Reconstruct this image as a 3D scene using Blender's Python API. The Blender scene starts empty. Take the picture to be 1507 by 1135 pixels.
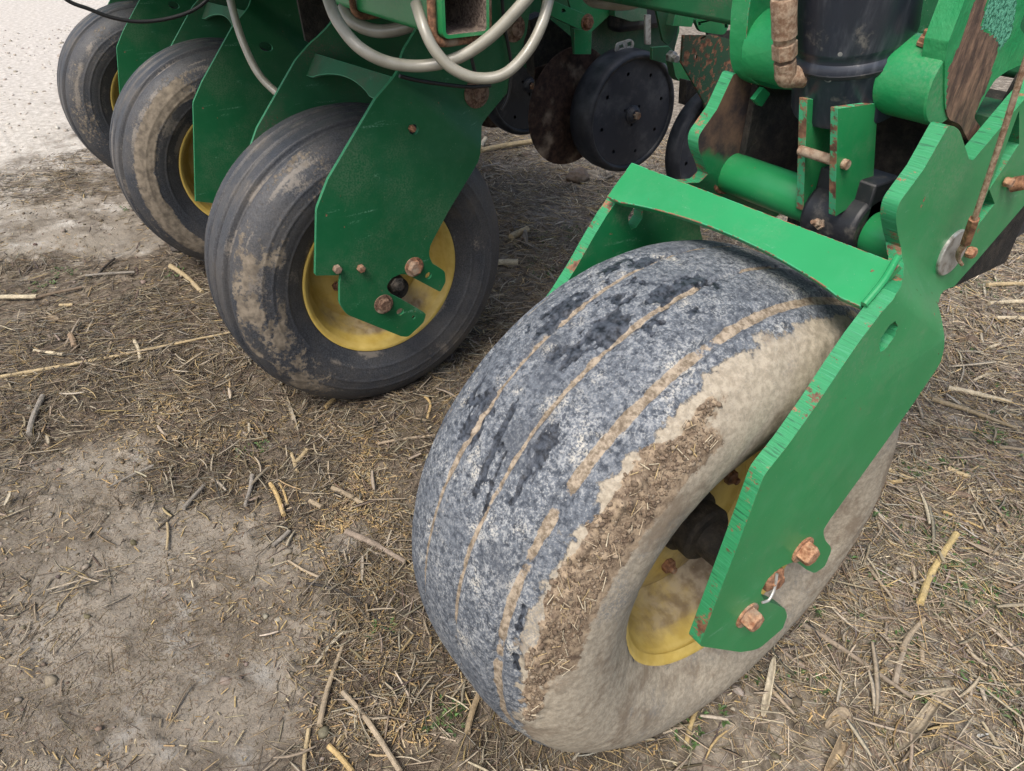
import bpy, bmesh, math, random
import numpy as np
from mathutils import Vector, Matrix
from mathutils.geometry import tessellate_polygon

# ------------------------------------------------------------------ camera, sky, sun, exposure
scn = bpy.context.scene
COL = scn.collection
CAM = np.array([.5823, -.7104, 1.2551]); AZ, PITCH, ROLL, FPX = .9657, .6107, .0078, 1078.4
PW, PH = 1507, 1135
_f = np.array([-math.sin(AZ)*math.cos(PITCH), math.cos(AZ)*math.cos(PITCH), -math.sin(PITCH)])
_r = np.cross(_f, [0, 0, 1]); _r /= np.linalg.norm(_r); _u = np.cross(_r, _f)
CR = _r*math.cos(ROLL)+_u*math.sin(ROLL); CU = -_r*math.sin(ROLL)+_u*math.cos(ROLL); CF = _f
cd = bpy.data.cameras.new('camera'); cam = bpy.data.objects.new('camera', cd); COL.objects.link(cam)
cd.sensor_width = 36; cd.lens = FPX/PW*36; cd.clip_start = .02; cd.clip_end = 2000
cam.matrix_world = Matrix(((CR[0], CU[0], -CF[0], CAM[0]), (CR[1], CU[1], -CF[1], CAM[1]), (CR[2], CU[2], -CF[2], CAM[2]), (0, 0, 0, 1)))
scn.camera = cam

SUN_EL, SUN_AZ = math.radians(56), math.radians(150)     # azimuth clockwise from +Y
w = bpy.data.worlds.new('World'); scn.world = w; w.use_nodes = True
wn = w.node_tree; bg = wn.nodes['Background']
sky = wn.nodes.new('ShaderNodeTexSky'); sky.sky_type = 'NISHITA'; sky.sun_disc = False
sky.sun_elevation = SUN_EL; sky.sun_rotation = SUN_AZ; sky.air_density = 1.0; sky.dust_density = 4.0; sky.ozone_density = .6
wn.links.new(sky.outputs[0], bg.inputs[0]); bg.inputs[1].default_value = .13
sl = bpy.data.lights.new('sun', 'SUN'); sl.energy = 1.9; sl.angle = math.radians(24); sl.color = (1, .95, .88)
sun = bpy.data.objects.new('sun', sl); COL.objects.link(sun)
_d = Vector((math.sin(SUN_AZ)*math.cos(SUN_EL), math.cos(SUN_AZ)*math.cos(SUN_EL), math.sin(SUN_EL)))
sun.rotation_euler = _d.to_track_quat('Z', 'Y').to_euler()
vs = scn.view_settings; vs.view_transform = 'Standard'; vs.look = 'None'; vs.gamma = 1; vs.use_curve_mapping = False
vs.exposure = .74
scn.cycles.max_bounces = 6; scn.cycles.diffuse_bounces = 4

# ------------------------------------------------------------------ geometry helpers
def ray(u, v): return CF + CR*(u-PW/2)/FPX + CU*(PH/2-v)/FPX
def AT(u, v, ax, c):
    """the point of the photograph's line of sight (u,v) that lies on the world plane ax = c"""
    d = ray(u, v); return CAM + d*(c-CAM[ax])/d[ax]
def X_(u, v, c): return AT(u, v, 0, c)
def Y_(u, v, c): return AT(u, v, 1, c)
def Z_(u, v, c=0.): return AT(u, v, 2, c)

rng = np.random.default_rng(7); random.seed(7)

def _hash(ix, iy, iz, seed):
    h = (ix.astype(np.int64)*374761393 + iy.astype(np.int64)*668265263 + iz.astype(np.int64)*2147483647*3 + seed*974634777) & 0xffffffff
    h = ((h ^ (h >> 13))*1274126177) & 0xffffffff
    h = ((h ^ (h >> 16))*2246822519) & 0xffffffff
    return ((h ^ (h >> 15)) & 0xffffff)/float(0xffffff)
def vnoise(p, seed=0):
    p = np.asarray(p, float); i = np.floor(p).astype(np.int64); f = p-i; f = f*f*(3-2*f)
    r = 0
    for dx in (0, 1):
        for dy in (0, 1):
            for dz in (0, 1):
                wgt = (f[:, 0] if dx else 1-f[:, 0])*(f[:, 1] if dy else 1-f[:, 1])*(f[:, 2] if dz else 1-f[:, 2])
                r = r + wgt*_hash(i[:, 0]+dx, i[:, 1]+dy, i[:, 2]+dz, seed)
    return r
def fbm(p, octv=4, seed=0, gain=.5):
    a, s, t, m = 1, 0, 1, 0
    for o in range(octv):
        s = s + a*vnoise(np.asarray(p)*t, seed+o*17); m += a; a *= gain; t *= 2.03
    return s/m
def sstep(a, b, x): t = np.clip((x-a)/(b-a), 0, 1); return t*t*(3-2*t)

def link(ob, parent=None):
    COL.objects.link(ob)
    if parent is not None: ob.parent = parent
    return ob
def tag(o, label=None, cat=None, group=None, kind=None):
    for k, v in (('label', label), ('category', cat), ('group', group), ('kind', kind)):
        if v: o[k] = v
    return o
def mesh_np(name, V, F, mats, parent=None, smooth=False, attrs=None, angle=None, midx=None):
    """V (n,3); F (m,k) array of equal-size faces or a list of faces"""
    me = bpy.data.meshes.new(name)
    if isinstance(F, np.ndarray):
        m, k = F.shape
        me.vertices.add(len(V)); me.vertices.foreach_set('co', np.ascontiguousarray(V, np.float32).ravel())
        me.loops.add(m*k); me.loops.foreach_set('vertex_index', F.astype(np.int32).ravel())
        me.polygons.add(m); me.polygons.foreach_set('loop_start', np.arange(0, m*k, k, dtype=np.int32))
        me.update(calc_edges=True)
    else:
        me.from_pydata([tuple(map(float, v)) for v in V], [], [tuple(map(int, f)) for f in F]); me.update()
    for mm in (mats if isinstance(mats, (list, tuple)) else [mats]): me.materials.append(mm)
    if midx is not None: me.polygons.foreach_set('material_index', np.asarray(midx, np.int32))
    if attrs:
        for k_, a in attrs.items():
            a = np.asarray(a, np.float32)
            if a.ndim == 1:
                me.attributes.new(k_, 'FLOAT', 'POINT').data.foreach_set('value', a)
            else:
                if a.shape[1] == 3: a = np.concatenate([a, np.ones((len(a), 1), np.float32)], 1)
                me.attributes.new(k_, 'FLOAT_COLOR', 'POINT').data.foreach_set('color', np.ascontiguousarray(a, np.float32).ravel())
    if smooth:
        me.polygons.foreach_set('use_smooth', np.ones(len(me.polygons), bool))
        if angle: me.set_sharp_from_angle(angle=math.radians(angle))
    me.validate()
    ob = bpy.data.objects.new(name, me)
    return link(ob, parent)
def bevel(ob, wd=.001, seg=2, ang=40, mat=-1):
    b = ob.modifiers.new('bevel', 'BEVEL'); b.width = wd; b.segments = seg; b.limit_method = 'ANGLE'; b.angle_limit = math.radians(ang)
    b.harden_normals = False; b.material = mat
    return ob
class MB:
    def __init__(s): s.v = []; s.f = []
    def add(s, V, F):
        o = len(s.v); s.v += [tuple(map(float, p)) for p in V]; s.f += [tuple(i+o for i in f) for f in F]; return s
    def box(s, c, h, R=None):
        c = np.array(c); h = np.array(h)
        P = np.array([(x, y, z) for x in (-1, 1) for y in (-1, 1) for z in (-1, 1)])*h
        if R is not None: P = P@np.array(R).T
        return s.add(P+c, [(0, 1, 3, 2), (4, 6, 7, 5), (0, 4, 5, 1), (2, 3, 7, 6), (0, 2, 6, 4), (1, 5, 7, 3)])
    def lathe(s, prof, c=(0, 0, 0), axis=(1, 0, 0), n=32, closed=False, phase=0, caps=True):
        """prof: (along axis, radius)"""
        a = Vector(axis).normalized(); e1 = a.orthogonal().normalized(); e2 = a.cross(e1); c = Vector(c)
        o = len(s.v)
        for (t, r) in prof:
            for k in range(n):
                th = 2*math.pi*k/n+phase
                s.v.append(tuple(c+a*t+(e1*math.cos(th)+e2*math.sin(th))*r))
        m = len(prof)
        for i in range(m-1 if not closed else m):
            j = (i+1) % m
            for k in range(n):
                k2 = (k+1) % n
                s.f.append((o+i*n+k, o+i*n+k2, o+j*n+k2, o+j*n+k))
        if not closed and caps:
            if prof[0][1] > 1e-6: s.f.append(tuple(o+k for k in range(n))[::-1])
            if prof[-1][1] > 1e-6: s.f.append(tuple(o+(m-1)*n+k for k in range(n)))
        return s
    def tube(s, pts, r, n=10, sub=6, caps=True):
        P = smooth_path(pts, sub); rr = r if callable(r) else (lambda t: r)
        t0 = (P[1]-P[0]).normalized(); nrm = t0.orthogonal().normalized(); o = len(s.v)
        for i, p in enumerate(P):
            t = (P[min(i+1, len(P)-1)]-P[max(i-1, 0)]).normalized()
            nrm = (nrm-t*nrm.dot(t)).normalized(); b = t.cross(nrm); R = rr(i/(len(P)-1))
            for k in range(n):
                th = 2*math.pi*k/n; s.v.append(tuple(p+(nrm*math.cos(th)+b*math.sin(th))*R))
        for i in range(len(P)-1):
            for k in range(n):
                k2 = (k+1) % n; s.f.append((o+i*n+k, o+i*n+k2, o+(i+1)*n+k2, o+(i+1)*n+k))
        if caps: s.f.append(tuple(o+k for k in range(n))[::-1]); s.f.append(tuple(o+(len(P)-1)*n+k for k in range(n)))
        return s
    def build(s, name, mat, parent=None, smooth=True, angle=35, bev=0, **k):
        ob = mesh_np(name, s.v, s.f, mat, parent, smooth=smooth, angle=angle, **k)
        bm = bmesh.new(); bm.from_mesh(ob.data); bmesh.ops.recalc_face_normals(bm, faces=bm.faces); bm.to_mesh(ob.data); bm.free()
        if smooth: ob.data.set_sharp_from_angle(angle=math.radians(angle))
        if bev: bevel(ob, bev)
        return ob
def smooth_path(pts, sub):
    P = [Vector(tuple(map(float, p))) for p in pts]
    if sub <= 1 or len(P) < 3: return P
    out = []
    for i in range(len(P)-1):
        a, b, c, d = P[max(i-1, 0)], P[i], P[i+1], P[min(i+2, len(P)-1)]
        for k in range(sub):
            t = k/sub
            out.append(.5*((2*b)+(c-a)*t+(2*a-5*b+4*c-d)*t*t+(3*b-a-3*c+d)*t**3))
    out.append(P[-1]); return out

# ------------------------------------------------------------------ materials
class NT:
    def __init__(s, name):
        s.m = bpy.data.materials.new(name); s.m.use_nodes = True; s.t = s.m.node_tree; s.n = s.t.nodes
        s.b = s.n['Principled BSDF']; s.tc = s.n.new('ShaderNodeTexCoord').outputs['Object']
    def lk(s, a, b): s.t.links.new(a, b); return s
    def val(s, sock, v):
        if hasattr(v, 'is_linked') or isinstance(v, bpy.types.NodeSocket): s.t.links.new(v, sock)
        else: sock.default_value = v
    def mapping(s, scale=(1, 1, 1), rot=(0, 0, 0), loc=(0, 0, 0)):
        m = s.n.new('ShaderNodeMapping'); s.lk(s.tc, m.inputs[0]); m.inputs['Scale'].default_value = scale
        m.inputs['Rotation'].default_value = rot; m.inputs['Location'].default_value = loc; return m.outputs[0]
    def noise(s, scale=5, detail=5, rough=.55, vec=None, dist=0):
        n = s.n.new('ShaderNodeTexNoise'); s.lk(vec or s.tc, n.inputs['Vector'])
        n.inputs['Scale'].default_value = scale; n.inputs['Detail'].default_value = detail; n.inputs['Roughness'].default_value = rough
        n.inputs['Distortion'].default_value = dist; return n.outputs['Fac']
    def vor(s, scale=5, vec=None, out='Distance', feature='F1'):
        n = s.n.new('ShaderNodeTexVoronoi'); n.feature = feature; s.lk(vec or s.tc, n.inputs['Vector']); n.inputs['Scale'].default_value = scale; return n.outputs[out]
    def ramp(s, fac, a, b, lo=0., hi=1.):
        n = s.n.new('ShaderNodeMapRange'); n.interpolation_type = 'SMOOTHSTEP'; s.val(n.inputs[0], fac)
        n.inputs[1].default_value = a; n.inputs[2].default_value = b; n.inputs[3].default_value = lo; n.inputs[4].default_value = hi; return n.outputs[0]
    def math(s, op, a, b=0., c=None):
        n = s.n.new('ShaderNodeMath'); n.operation = op; s.val(n.inputs[0], a); s.val(n.inputs[1], b)
        if c is not None: s.val(n.inputs[2], c)
        return n.outputs[0]
    def mix(s, fac, a, b, mode='MIX'):
        n = s.n.new('ShaderNodeMix'); n.data_type = 'RGBA'; n.blend_type = mode
        s.val(n.inputs[0], fac)
        for i, v in ((6, a), (7, b)):
            if isinstance(v, tuple): n.inputs[i].default_value = (*v, 1) if len(v) == 3 else v
            else: s.lk(v, n.inputs[i])
        return n.outputs[2]
    def attr(s, name, out='Fac'):
        n = s.n.new('ShaderNodeAttribute'); n.attribute_name = name; return n.outputs[out]
    def sep(s, vec=None):
        n = s.n.new('ShaderNodeSeparateXYZ'); s.lk(vec or s.tc, n.inputs[0]); return n.outputs
    def bump(s, h, strength=.3, dist=.002, prev=None):
        n = s.n.new('ShaderNodeBump'); s.lk(h, n.inputs['Height']); n.inputs['Strength'].default_value = strength; n.inputs['Distance'].default_value = dist
        if prev: s.lk(prev, n.inputs['Normal'])
        return n.outputs[0]
    def out(s, col, rough=.6, normal=None, metal=0., spec=.5, coat=0.):
        s.val(s.b.inputs['Base Color'], (*col, 1) if isinstance(col, tuple) else col); s.val(s.b.inputs['Roughness'], rough)
        if normal: s.lk(normal, s.b.inputs['Normal'])
        s.val(s.b.inputs['Metallic'], metal); s.val(s.b.inputs['Specular IOR Level'], spec); s.val(s.b.inputs['Coat Weight'], coat)
        return s.m

RUST = (.13, .055, .028); RUST2 = (.24, .12, .07)
def rust_col(t): return t.mix(t.ramp(t.noise(60, 5), .35, .65), (.09, .04, .025), (.27, .135, .075))
def green_paint(name, base=(.017, .222, .070), dust=.30, chips=.5, dirt=None, rough=.36, rb=0., worn=None):
    """worn = (threshold function applied to t) extra mask to bare rusty steel"""
    t = NT(name)
    big = t.noise(3.2, 4); mid = t.noise(22, 5); fine = t.noise(240, 3)
    c = t.mix(t.ramp(big, .3, .75), tuple(x*.86 for x in base), tuple(x*1.1 for x in base))
    c = t.mix(t.math('MULTIPLY', t.ramp(mid, .45, .8), .35), c, (base[0]*1.8+.015, base[1]*1.1+.01, base[2]*1.4+.01))
    # long faint scratches
    sc = t.noise(9, 6, .75, vec=t.mapping((1, 1, 5), rot=(.9, 0, 0)), dist=.6)
    c = t.mix(t.math('MULTIPLY', t.math('MULTIPLY', t.ramp(sc, .60, .70), t.ramp(fine, .40, .60)), .5), c, (.16, .33, .23))
    du = t.math('MULTIPLY', t.math('MULTIPLY', t.ramp(t.noise(7, 6, .65), .42, .72), t.ramp(fine, .3, .7)), dust)
    c = t.mix(du, c, dirt or (.33, .30, .24))
    sp = t.math('MULTIPLY', t.ramp(t.noise(420, 2), .70, .76), t.ramp(t.noise(15, 3), .45, .65))
    c = t.mix(t.math('MULTIPLY', sp, .8*min(1, dust*2+.3)), c, (.45, .44, .38))
    ch = t.math('GREATER_THAN', t.math('ADD', t.noise(55, 5, .65), t.math('MULTIPLY', t.noise(6, 2), .25)), .86-.06*chips)
    c = t.mix(ch, c, rust_col(t)); r = t.mix(ch, (rough,)*3, (.9,)*3)
    r = t.math('ADD', r, t.math('MULTIPLY', du, .6))
    if worn:
        wm = worn(t); c = t.mix(wm, c, t.mix(t.ramp(t.noise(18, 6, .7), .35, .7), (.028, .022, .026), (.15, .09, .06))); r = t.math('MAXIMUM', r, t.math('MULTIPLY', wm, .75))
    nb = t.bump(t.noise(90, 3), .12+rb, .0012)
    nb = t.bump(t.math('SUBTRACT', 1., ch), .5, .0006, nb)
    return t.out(c, r, nb, spec=.4)
def green_edge(name, base=(.024, .24, .092), streak=(8, 230, 230), rust=1.05):
    """flame-cut edge: fine ridges across the plate's thickness, paint chipped to rust on the ridges"""
    t = NT(name)
    v = t.mapping(streak); st = t.noise(1, 4, .7, vec=v, dist=.4)
    st2 = t.noise(1, 3, .6, vec=t.mapping((streak[0]*2, streak[1]*3, streak[2]*3)))
    c = t.mix(t.ramp(st, .30, .52), tuple(x*.78 for x in base), base)
    c = t.mix(t.math('MULTIPLY', t.ramp(st2, .5, .7), .35), c, (.09, .35, .21)); c = t.mix(t.math('MULTIPLY', t.ramp(t.noise(1, 2, .5, vec=t.mapping((streak[0]*4, 330, 330))), .60, .68), .6), c, (.01, .07, .035))
    rm = t.ramp(t.math('ADD', t.math('MULTIPLY', t.noise(26, 6, .75), .8), t.math('MULTIPLY', st, .25)), .70-.12*rust, .73-.12*rust)
    c = t.mix(rm, c, rust_col(t))
    return t.out(c, .55, t.bump(st, .45, .0018, t.bump(st2, .4, .0012)))
def rusty_steel(name, a=(.10, .048, .03), b=(.33, .17, .095), scale=90, bump=.6):
    t = NT(name); n = t.noise(scale, 6, .7); n2 = t.noise(scale*.22, 4)
    c = t.mix(t.ramp(n, .35, .68), a, b); c = t.mix(t.ramp(n2, .5, .75), c, (.30, .24, .18))
    return t.out(c, .85, t.bump(n, bump, .0025), spec=.25)

M = {}
M['green'] = green_paint('green_paint')
M['green_gauge_shaded'] = green_paint('green_paint_gauge_shaded', (.004, .092, .031), dust=.16, chips=.12, rough=.5)  # same green, darkened to paint in the shade under the machine
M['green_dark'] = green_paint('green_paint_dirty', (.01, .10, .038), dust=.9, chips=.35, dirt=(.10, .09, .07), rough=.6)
M['green_cast'] = green_paint('green_paint_cast', (.014, .22, .07), dust=.25, chips=.5, rb=.7)
M['green_arch'] = green_paint('green_paint_arch', (.018, .25, .085), dust=.12, chips=.55)
M['edge'] = green_edge('flame_cut_edge')
M['edge_g'] = green_edge('cut_edge_gauge', (.02, .17, .07), rust=.15)
M['chip'] = (lambda t: t.out(t.mix(t.ramp(t.noise(70, 4, .7), .45, .56), (.05, .34, .16), rust_col(t)), .7))(NT('chipped_rim'))
M['chip_g'] = (lambda t: t.out(t.mix(t.ramp(t.noise(60, 4, .7), .58, .66), (.05, .24, .13), rust_col(t)), .6))(NT('chipped_rim_gauge'))
M['rust'] = rusty_steel('rusty_bolt')
M['rust_bright'] = rusty_steel('rusty_bolt_orange', (.20, .085, .045), (.50, .30, .18), 110, .9)
M['rust2'] = rusty_steel('dark_rusty_bolt', (.06, .032, .022), (.20, .13, .09), 120, .5)
M['rust_dark'] = rusty_steel('rusty_disc', (.022, .014, .012), (.065, .038, .028), 45, .3)
M['rust_fit'] = rusty_steel('rusty_fitting', (.16, .09, .055), (.36, .27, .19), 140, .5)
M['zinc'] = (lambda t: t.out(t.mix(t.ramp(t.noise(60, 4), .4, .7), (.45, .45, .43), (.22, .2, .17)), .45, metal=.6))(NT('dull_zinc'))
def black_paint():
    t = NT('black_cylinder_paint'); v = t.mapping((60, 60, 6)); s = t.noise(1, 4, .6, vec=v)
    c = t.mix(t.ramp(s, .45, .8), (.020, .025, .036), (.075, .083, .10))
    c = t.mix(t.math('MULTIPLY', t.ramp(t.noise(14, 6, .7), .6, .72), .5), c, (.28, .26, .22))
    vv = t.vor(38, feature='F1'); nn = t.noise(9, 3)
    ringm = t.math('MULTIPLY', t.math('MULTIPLY', t.math('GREATER_THAN', vv, .14), t.math('LESS_THAN', vv, .19)), t.ramp(nn, .56, .6))
    c = t.mix(t.math('MULTIPLY', ringm, .75), c, (.4, .4, .37))
    return t.out(c, .33, t.bump(t.noise(120, 3), .1, .0006))
M['black'] = black_paint()
M['grease'] = (lambda t: t.out(t.mix(t.ramp(t.noise(40, 6, .7), .4, .75), (.008, .007, .006), (.05, .04, .03)), .75, t.bump(t.noise(70, 6, .7), 1., .006)))(NT('greasy_dirt'))
M['black_bracket'] = (lambda t: t.out(t.mix(t.ramp(t.noise(25, 6, .7), .5, .75), (.012, .013, .017), (.11, .10, .085)), .5, t.bump(t.noise(60, 4), .3, .002)))(NT('dusty_black_bracket'))
M['disc_face'] = (lambda t: t.out(t.mix(t.ramp(t.noise(9, 7, .7), .45, .75), (.022, .027, .04), (.09, .095, .105)), .55, t.bump(t.noise(50, 4), .15, .001)))(NT('dusty_black_plastic'))
M['rubber_smooth'] = (lambda t: t.out(t.mix(t.ramp(t.noise(12, 6, .7), .4, .75), (.012, .015, .022), (.055, .06, .07)), .5))(NT('smooth_rubber'))
def hose_mat():
    t = NT('clear_braided_hose'); 
    g = t.noise(300, 2); c = t.mix(t.ramp(t.noise(20, 4), .3, .7), (.21, .195, .15), (.29, .275, .225))
    uv = t.attr('braid', 'Vector'); 
    w1 = t.n.new('ShaderNodeTexWave'); w1.bands_direction = 'DIAGONAL'; w1.inputs['Scale'].default_value = 1; t.lk(uv, w1.inputs[0])
    c = t.mix(t.math('MULTIPLY', t.ramp(w1.outputs['Fac'], .5, .9), .35), c, (.45, .45, .41))
    return t.out(c, .28, t.bump(w1.outputs['Fac'], .2, .0006), spec=.6, coat=.3)
M['hose'] = hose_mat()
M['cable'] = (lambda t: t.out((.012, .012, .014), .5))(NT('black_cable'))
def rim_mat(dirty):
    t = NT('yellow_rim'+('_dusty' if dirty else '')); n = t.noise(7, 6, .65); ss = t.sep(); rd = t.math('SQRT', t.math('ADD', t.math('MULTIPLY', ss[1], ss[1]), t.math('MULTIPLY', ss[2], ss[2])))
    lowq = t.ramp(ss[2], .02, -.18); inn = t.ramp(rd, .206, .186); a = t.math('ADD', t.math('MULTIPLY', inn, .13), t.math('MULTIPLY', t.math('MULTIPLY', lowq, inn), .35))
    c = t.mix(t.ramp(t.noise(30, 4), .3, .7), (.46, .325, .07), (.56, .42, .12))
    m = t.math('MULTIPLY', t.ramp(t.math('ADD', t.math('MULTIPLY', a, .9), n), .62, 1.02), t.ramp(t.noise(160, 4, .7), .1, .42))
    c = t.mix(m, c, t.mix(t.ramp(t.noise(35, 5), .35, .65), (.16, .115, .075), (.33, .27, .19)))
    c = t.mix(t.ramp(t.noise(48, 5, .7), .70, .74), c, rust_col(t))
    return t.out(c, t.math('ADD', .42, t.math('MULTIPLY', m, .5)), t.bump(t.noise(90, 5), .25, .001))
M['rim'] = rim_mat(True)

def tyre_hero_mat():
    t = NT('worn_tread_rubber')
    mud, gro, scu, dus = t.attr('mud'), t.attr('groove'), t.attr('scuff'), t.attr('dust')
    f1 = t.noise(330, 3, .65); f2 = t.noise(120, 5, .7); f3 = t.noise(18, 6, .68); f4 = t.noise(5, 3)
    c = t.mix(t.ramp(f2, .3, .62), (.030, .037, .049), (.128, .145, .168))
    speck = t.math('ADD', t.math('MULTIPLY', f1, .55), t.math('ADD', t.math('MULTIPLY', f2, .35), t.math('MULTIPLY', f3, .30)))
    c = t.mix(t.math('MULTIPLY', t.math('MULTIPLY', t.ramp(speck, .57, .72), t.ramp(t.noise(7, 4, .6), .30, .62, .35, 1)), .66), c, (.43, .44, .43))
    c = t.mix(t.math('MULTIPLY', t.math('MULTIPLY', t.ramp(f3, .56, .70), t.ramp(f1, .42, .6)), .8), c, (.56, .52, .43))
    c = t.mix(t.ramp(t.noise(9, 5, .65, vec=t.mapping((1, .6, .6))), .52, .68, 0, .6), c, (.05, .058, .072))
    # dusty sidewall
    d = t.ramp(t.math('ADD', dus, t.math('MULTIPLY', t.math('SUBTRACT', t.noise(75, 6, .8), .5), 1.8)), .36, .66)
    dc = t.mix(t.ramp(f2, .35, .65), (.26, .225, .17), (.38, .335, .26)); dc = t.mix(t.ramp(t.noise(420, 2), .56, .70, 0, .35), dc, (.13, .13, .13))
    dc = t.mix(t.ramp(t.noise(9, 6, .72), .50, .64, 0, .75), dc, (.17, .13, .09)); dc = t.mix(t.math('MULTIPLY', t.ramp(t.noise(5, 5, .7), .48, .62), t.ramp(f1, .38, .68)), dc, (.17, .17, .165))
    c = t.mix(d, c, dc)
    # black scuffs
    sm = t.ramp(t.math('ADD', scu, t.math('MULTIPLY', t.math('SUBTRACT', t.noise(80, 5, .75), .5), 1.2)), .44, .56)
    sc = t.mix(t.ramp(f2, .35, .65), (.008, .010, .014), (.065, .076, .095)); c = t.mix(sm, c, sc)
    # packed mud in grooves
    gm = t.ramp(t.math('ADD', gro, t.math('MULTIPLY', t.math('SUBTRACT', t.noise(110, 5, .75), .5), 1.3)), .45, .62)
    c = t.mix(gm, c, t.mix(t.ramp(f2, .35, .65), (.13, .10, .068), (.36, .30, .225)))
    mm = t.ramp(t.math('ADD', mud, t.math('MULTIPLY', t.math('SUBTRACT', t.noise(95, 5, .75), .5), 1.0)), .42, .58)
    c = t.mix(mm, c, t.mix(t.ramp(t.noise(60, 6, .75), .3, .7), (.075, .05, .034), (.36, .28, .19)))
    r = t.math('SUBTRACT', .82, t.math('MULTIPLY', sm, .45))
    nb = t.bump(t.math('MULTIPLY', t.math('ADD', f1, f2), t.math('SUBTRACT', 1.15, d)), .45, .0016); nb = t.bump(t.math('MULTIPLY', t.noise(190, 6, .8), t.math('SUBTRACT', 1.2, t.math('MULTIPLY', d, .8))), .5, .002, nb)
    return t.out(c, r, nb, spec=.35)
M['tyre_hero'] = tyre_hero_mat()
def tyre_mat():
    t = NT('dark_tyre_rubber'); mud, str_ = t.attr('mud'), t.attr('streak')
    f1 = t.noise(260, 4, .7); f3 = t.noise(14, 5, .65)
    c = t.mix(t.ramp(f1, .35, .7), (.017, .020, .026), (.056, .062, .073))
    c = t.mix(t.ramp(t.noise(5, 5, .7), .35, .65, .0, .28), c, (.13, .115, .095))
    sm = t.ramp(t.math('ADD', str_, t.math('MULTIPLY', t.math('SUBTRACT', t.noise(130, 5, .75), .5), 1.5)), .42, .85, 0, .7)
    c = t.mix(sm, c, (.20, .175, .145))
    c = t.mix(t.ramp(t.noise(6, 5, .7), .55, .75, 0, .55), c, (.13, .11, .085))
    mm = t.ramp(t.math('ADD', mud, t.math('MULTIPLY', t.math('SUBTRACT', t.noise(85, 6, .8), .5), 2.2)), .40, .66)
    mc = t.mix(t.ramp(t.noise(50, 5), .3, .7), (.105, .088, .068), (.22, .185, .14))
    c = t.mix(mm, c, mc)
    return t.out(c, t.math('ADD', .52, t.math('MULTIPLY', mm, .4)), t.bump(t.math('ADD', f1, mm), .4, .0018), spec=.4)
M['tyre'] = tyre_mat()

def litter_mat(name, rough=.75):
    t = NT(name); a = t.attr('tint', 'Color'); nz = t.noise(160, 4, .7)
    c = t.mix(t.ramp(nz, .35, .7, .0, .45), a, (.05, .04, .028), 'MIX')
    c = t.mix(t.ramp(t.noise(30, 4), .5, .75, 0, .3), c, (.24, .215, .18))
    return t.out(c, rough, t.bump(nz, .4, .0008), spec=.3)
M['crumb'] = litter_mat('soil_crumb', .9)
# ------------------------------------------------------------------ ground
def seg_d(x, y, a, b):
    a = np.array(a[:2]); b = np.array(b[:2]); ab = b-a; t = np.clip(((x-a[0])*ab[0]+(y-a[1])*ab[1])/(ab@ab), 0, 1)
    return np.hypot(x-a[0]-t*ab[0], y-a[1]-t*ab[1])
WHEELS = [(0, 0, .4204, .184), (-1.1686, -.0024, .398, .156), (-2.2338, -.0292, .398, .156), (-3.3149, -.0488, .398, .156)]
def bare(x, y):
    """1 on the bare trampled mud (front left) and the gravel yard, 0 on the straw"""
    wb = (fbm(np.stack([x*5, y*5, 0*x+1], -1), 4, 92)-.5)*.34
    a = sstep(.14, -.14, wb+seg_d(x, y, Z_(-250, 1500), Z_(270, 930))-.37)
    a = np.maximum(a, sstep(.14, -.10, wb+seg_d(x, y, Z_(-300, 760), Z_(130, 720))-.17))
    a = np.maximum(a, sstep(.12, -.12, wb+seg_d(x, y, Z_(-300, 1100), Z_(330, 860))-.16))
    a = np.maximum(a, sstep(.12, -.12, wb+seg_d(x, y, Z_(-500, 350), Z_(170, 330))-.34)*.95)
    a = np.maximum(a, sstep(.12, -.12, wb+seg_d(x, y, Z_(-200, 820), Z_(300, 800))-.20))
    return a
def yard(x, y):
    n = fbm(np.stack([x*.9, y*.9, 0*x], -1), 3, 91)
    n2 = fbm(np.stack([x*6, y*6, 0*x], -1), 3, 95)
    return sstep(0, 5.0, -x*.75-y*.72-.60+(n-.5)*1.6+(n2-.5)*1.2)
def pale(x, y): return sstep(-.32, .28, x*.36+y*.6)  # pale straw tone, plus brightness painted in behind where overhead boxes shade it
def hgt(x, y):
    sh = np.shape(x); x = np.ravel(x); y = np.ravel(y); z0 = np.zeros_like(x)
    h = (fbm(np.stack([x*2.2, y*2.2, z0], -1), 3, 1)-.5)*.030
    h += (fbm(np.stack([x*11, y*11, z0], -1), 3, 5)-.5)*.014
    f = fbm(np.stack([x*45, y*45, z0], -1), 3, 9)
    h += (f-.5)*.008
    cl = fbm(np.stack([x*24, y*24, z0+3], -1), 2, 21); h += sstep(.62, .8, cl)*.010
    fade = 1/(1+((np.hypot(x+.5, y))/3.6)**3); h *= .12+.88*fade
    for (wx, wy, R, hw) in WHEELS:
        d = np.maximum(np.abs(x-wx)-hw*.75, 0); e = np.maximum(np.abs(y-wy)-.09, 0); dd = np.hypot(d, e)
        k = sstep(.10, .0, dd); h = h*(1-k)+.000*k
        h += .012*np.exp(-((dd-.055)/.03)**2)*(fbm(np.stack([x*14, y*14, z0], -1), 2, 33))
    return h.reshape(sh)
n = 520; t_ = np.linspace(-1, 1, n); wv = 2.3*t_ + 4*np.sign(t_)*np.abs(t_)**7 + 260*np.sign(t_)*np.abs(t_)**34
gx, gy = np.meshgrid(wv-.75, wv+.35, indexing='ij'); gz = hgt(gx, gy)
idx = np.arange(n*n).reshape(n, n)
F = np.stack([idx[:-1, :-1], idx[1:, :-1], idx[1:, 1:], idx[:-1, 1:]], -1).reshape(-1, 4)
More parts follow.
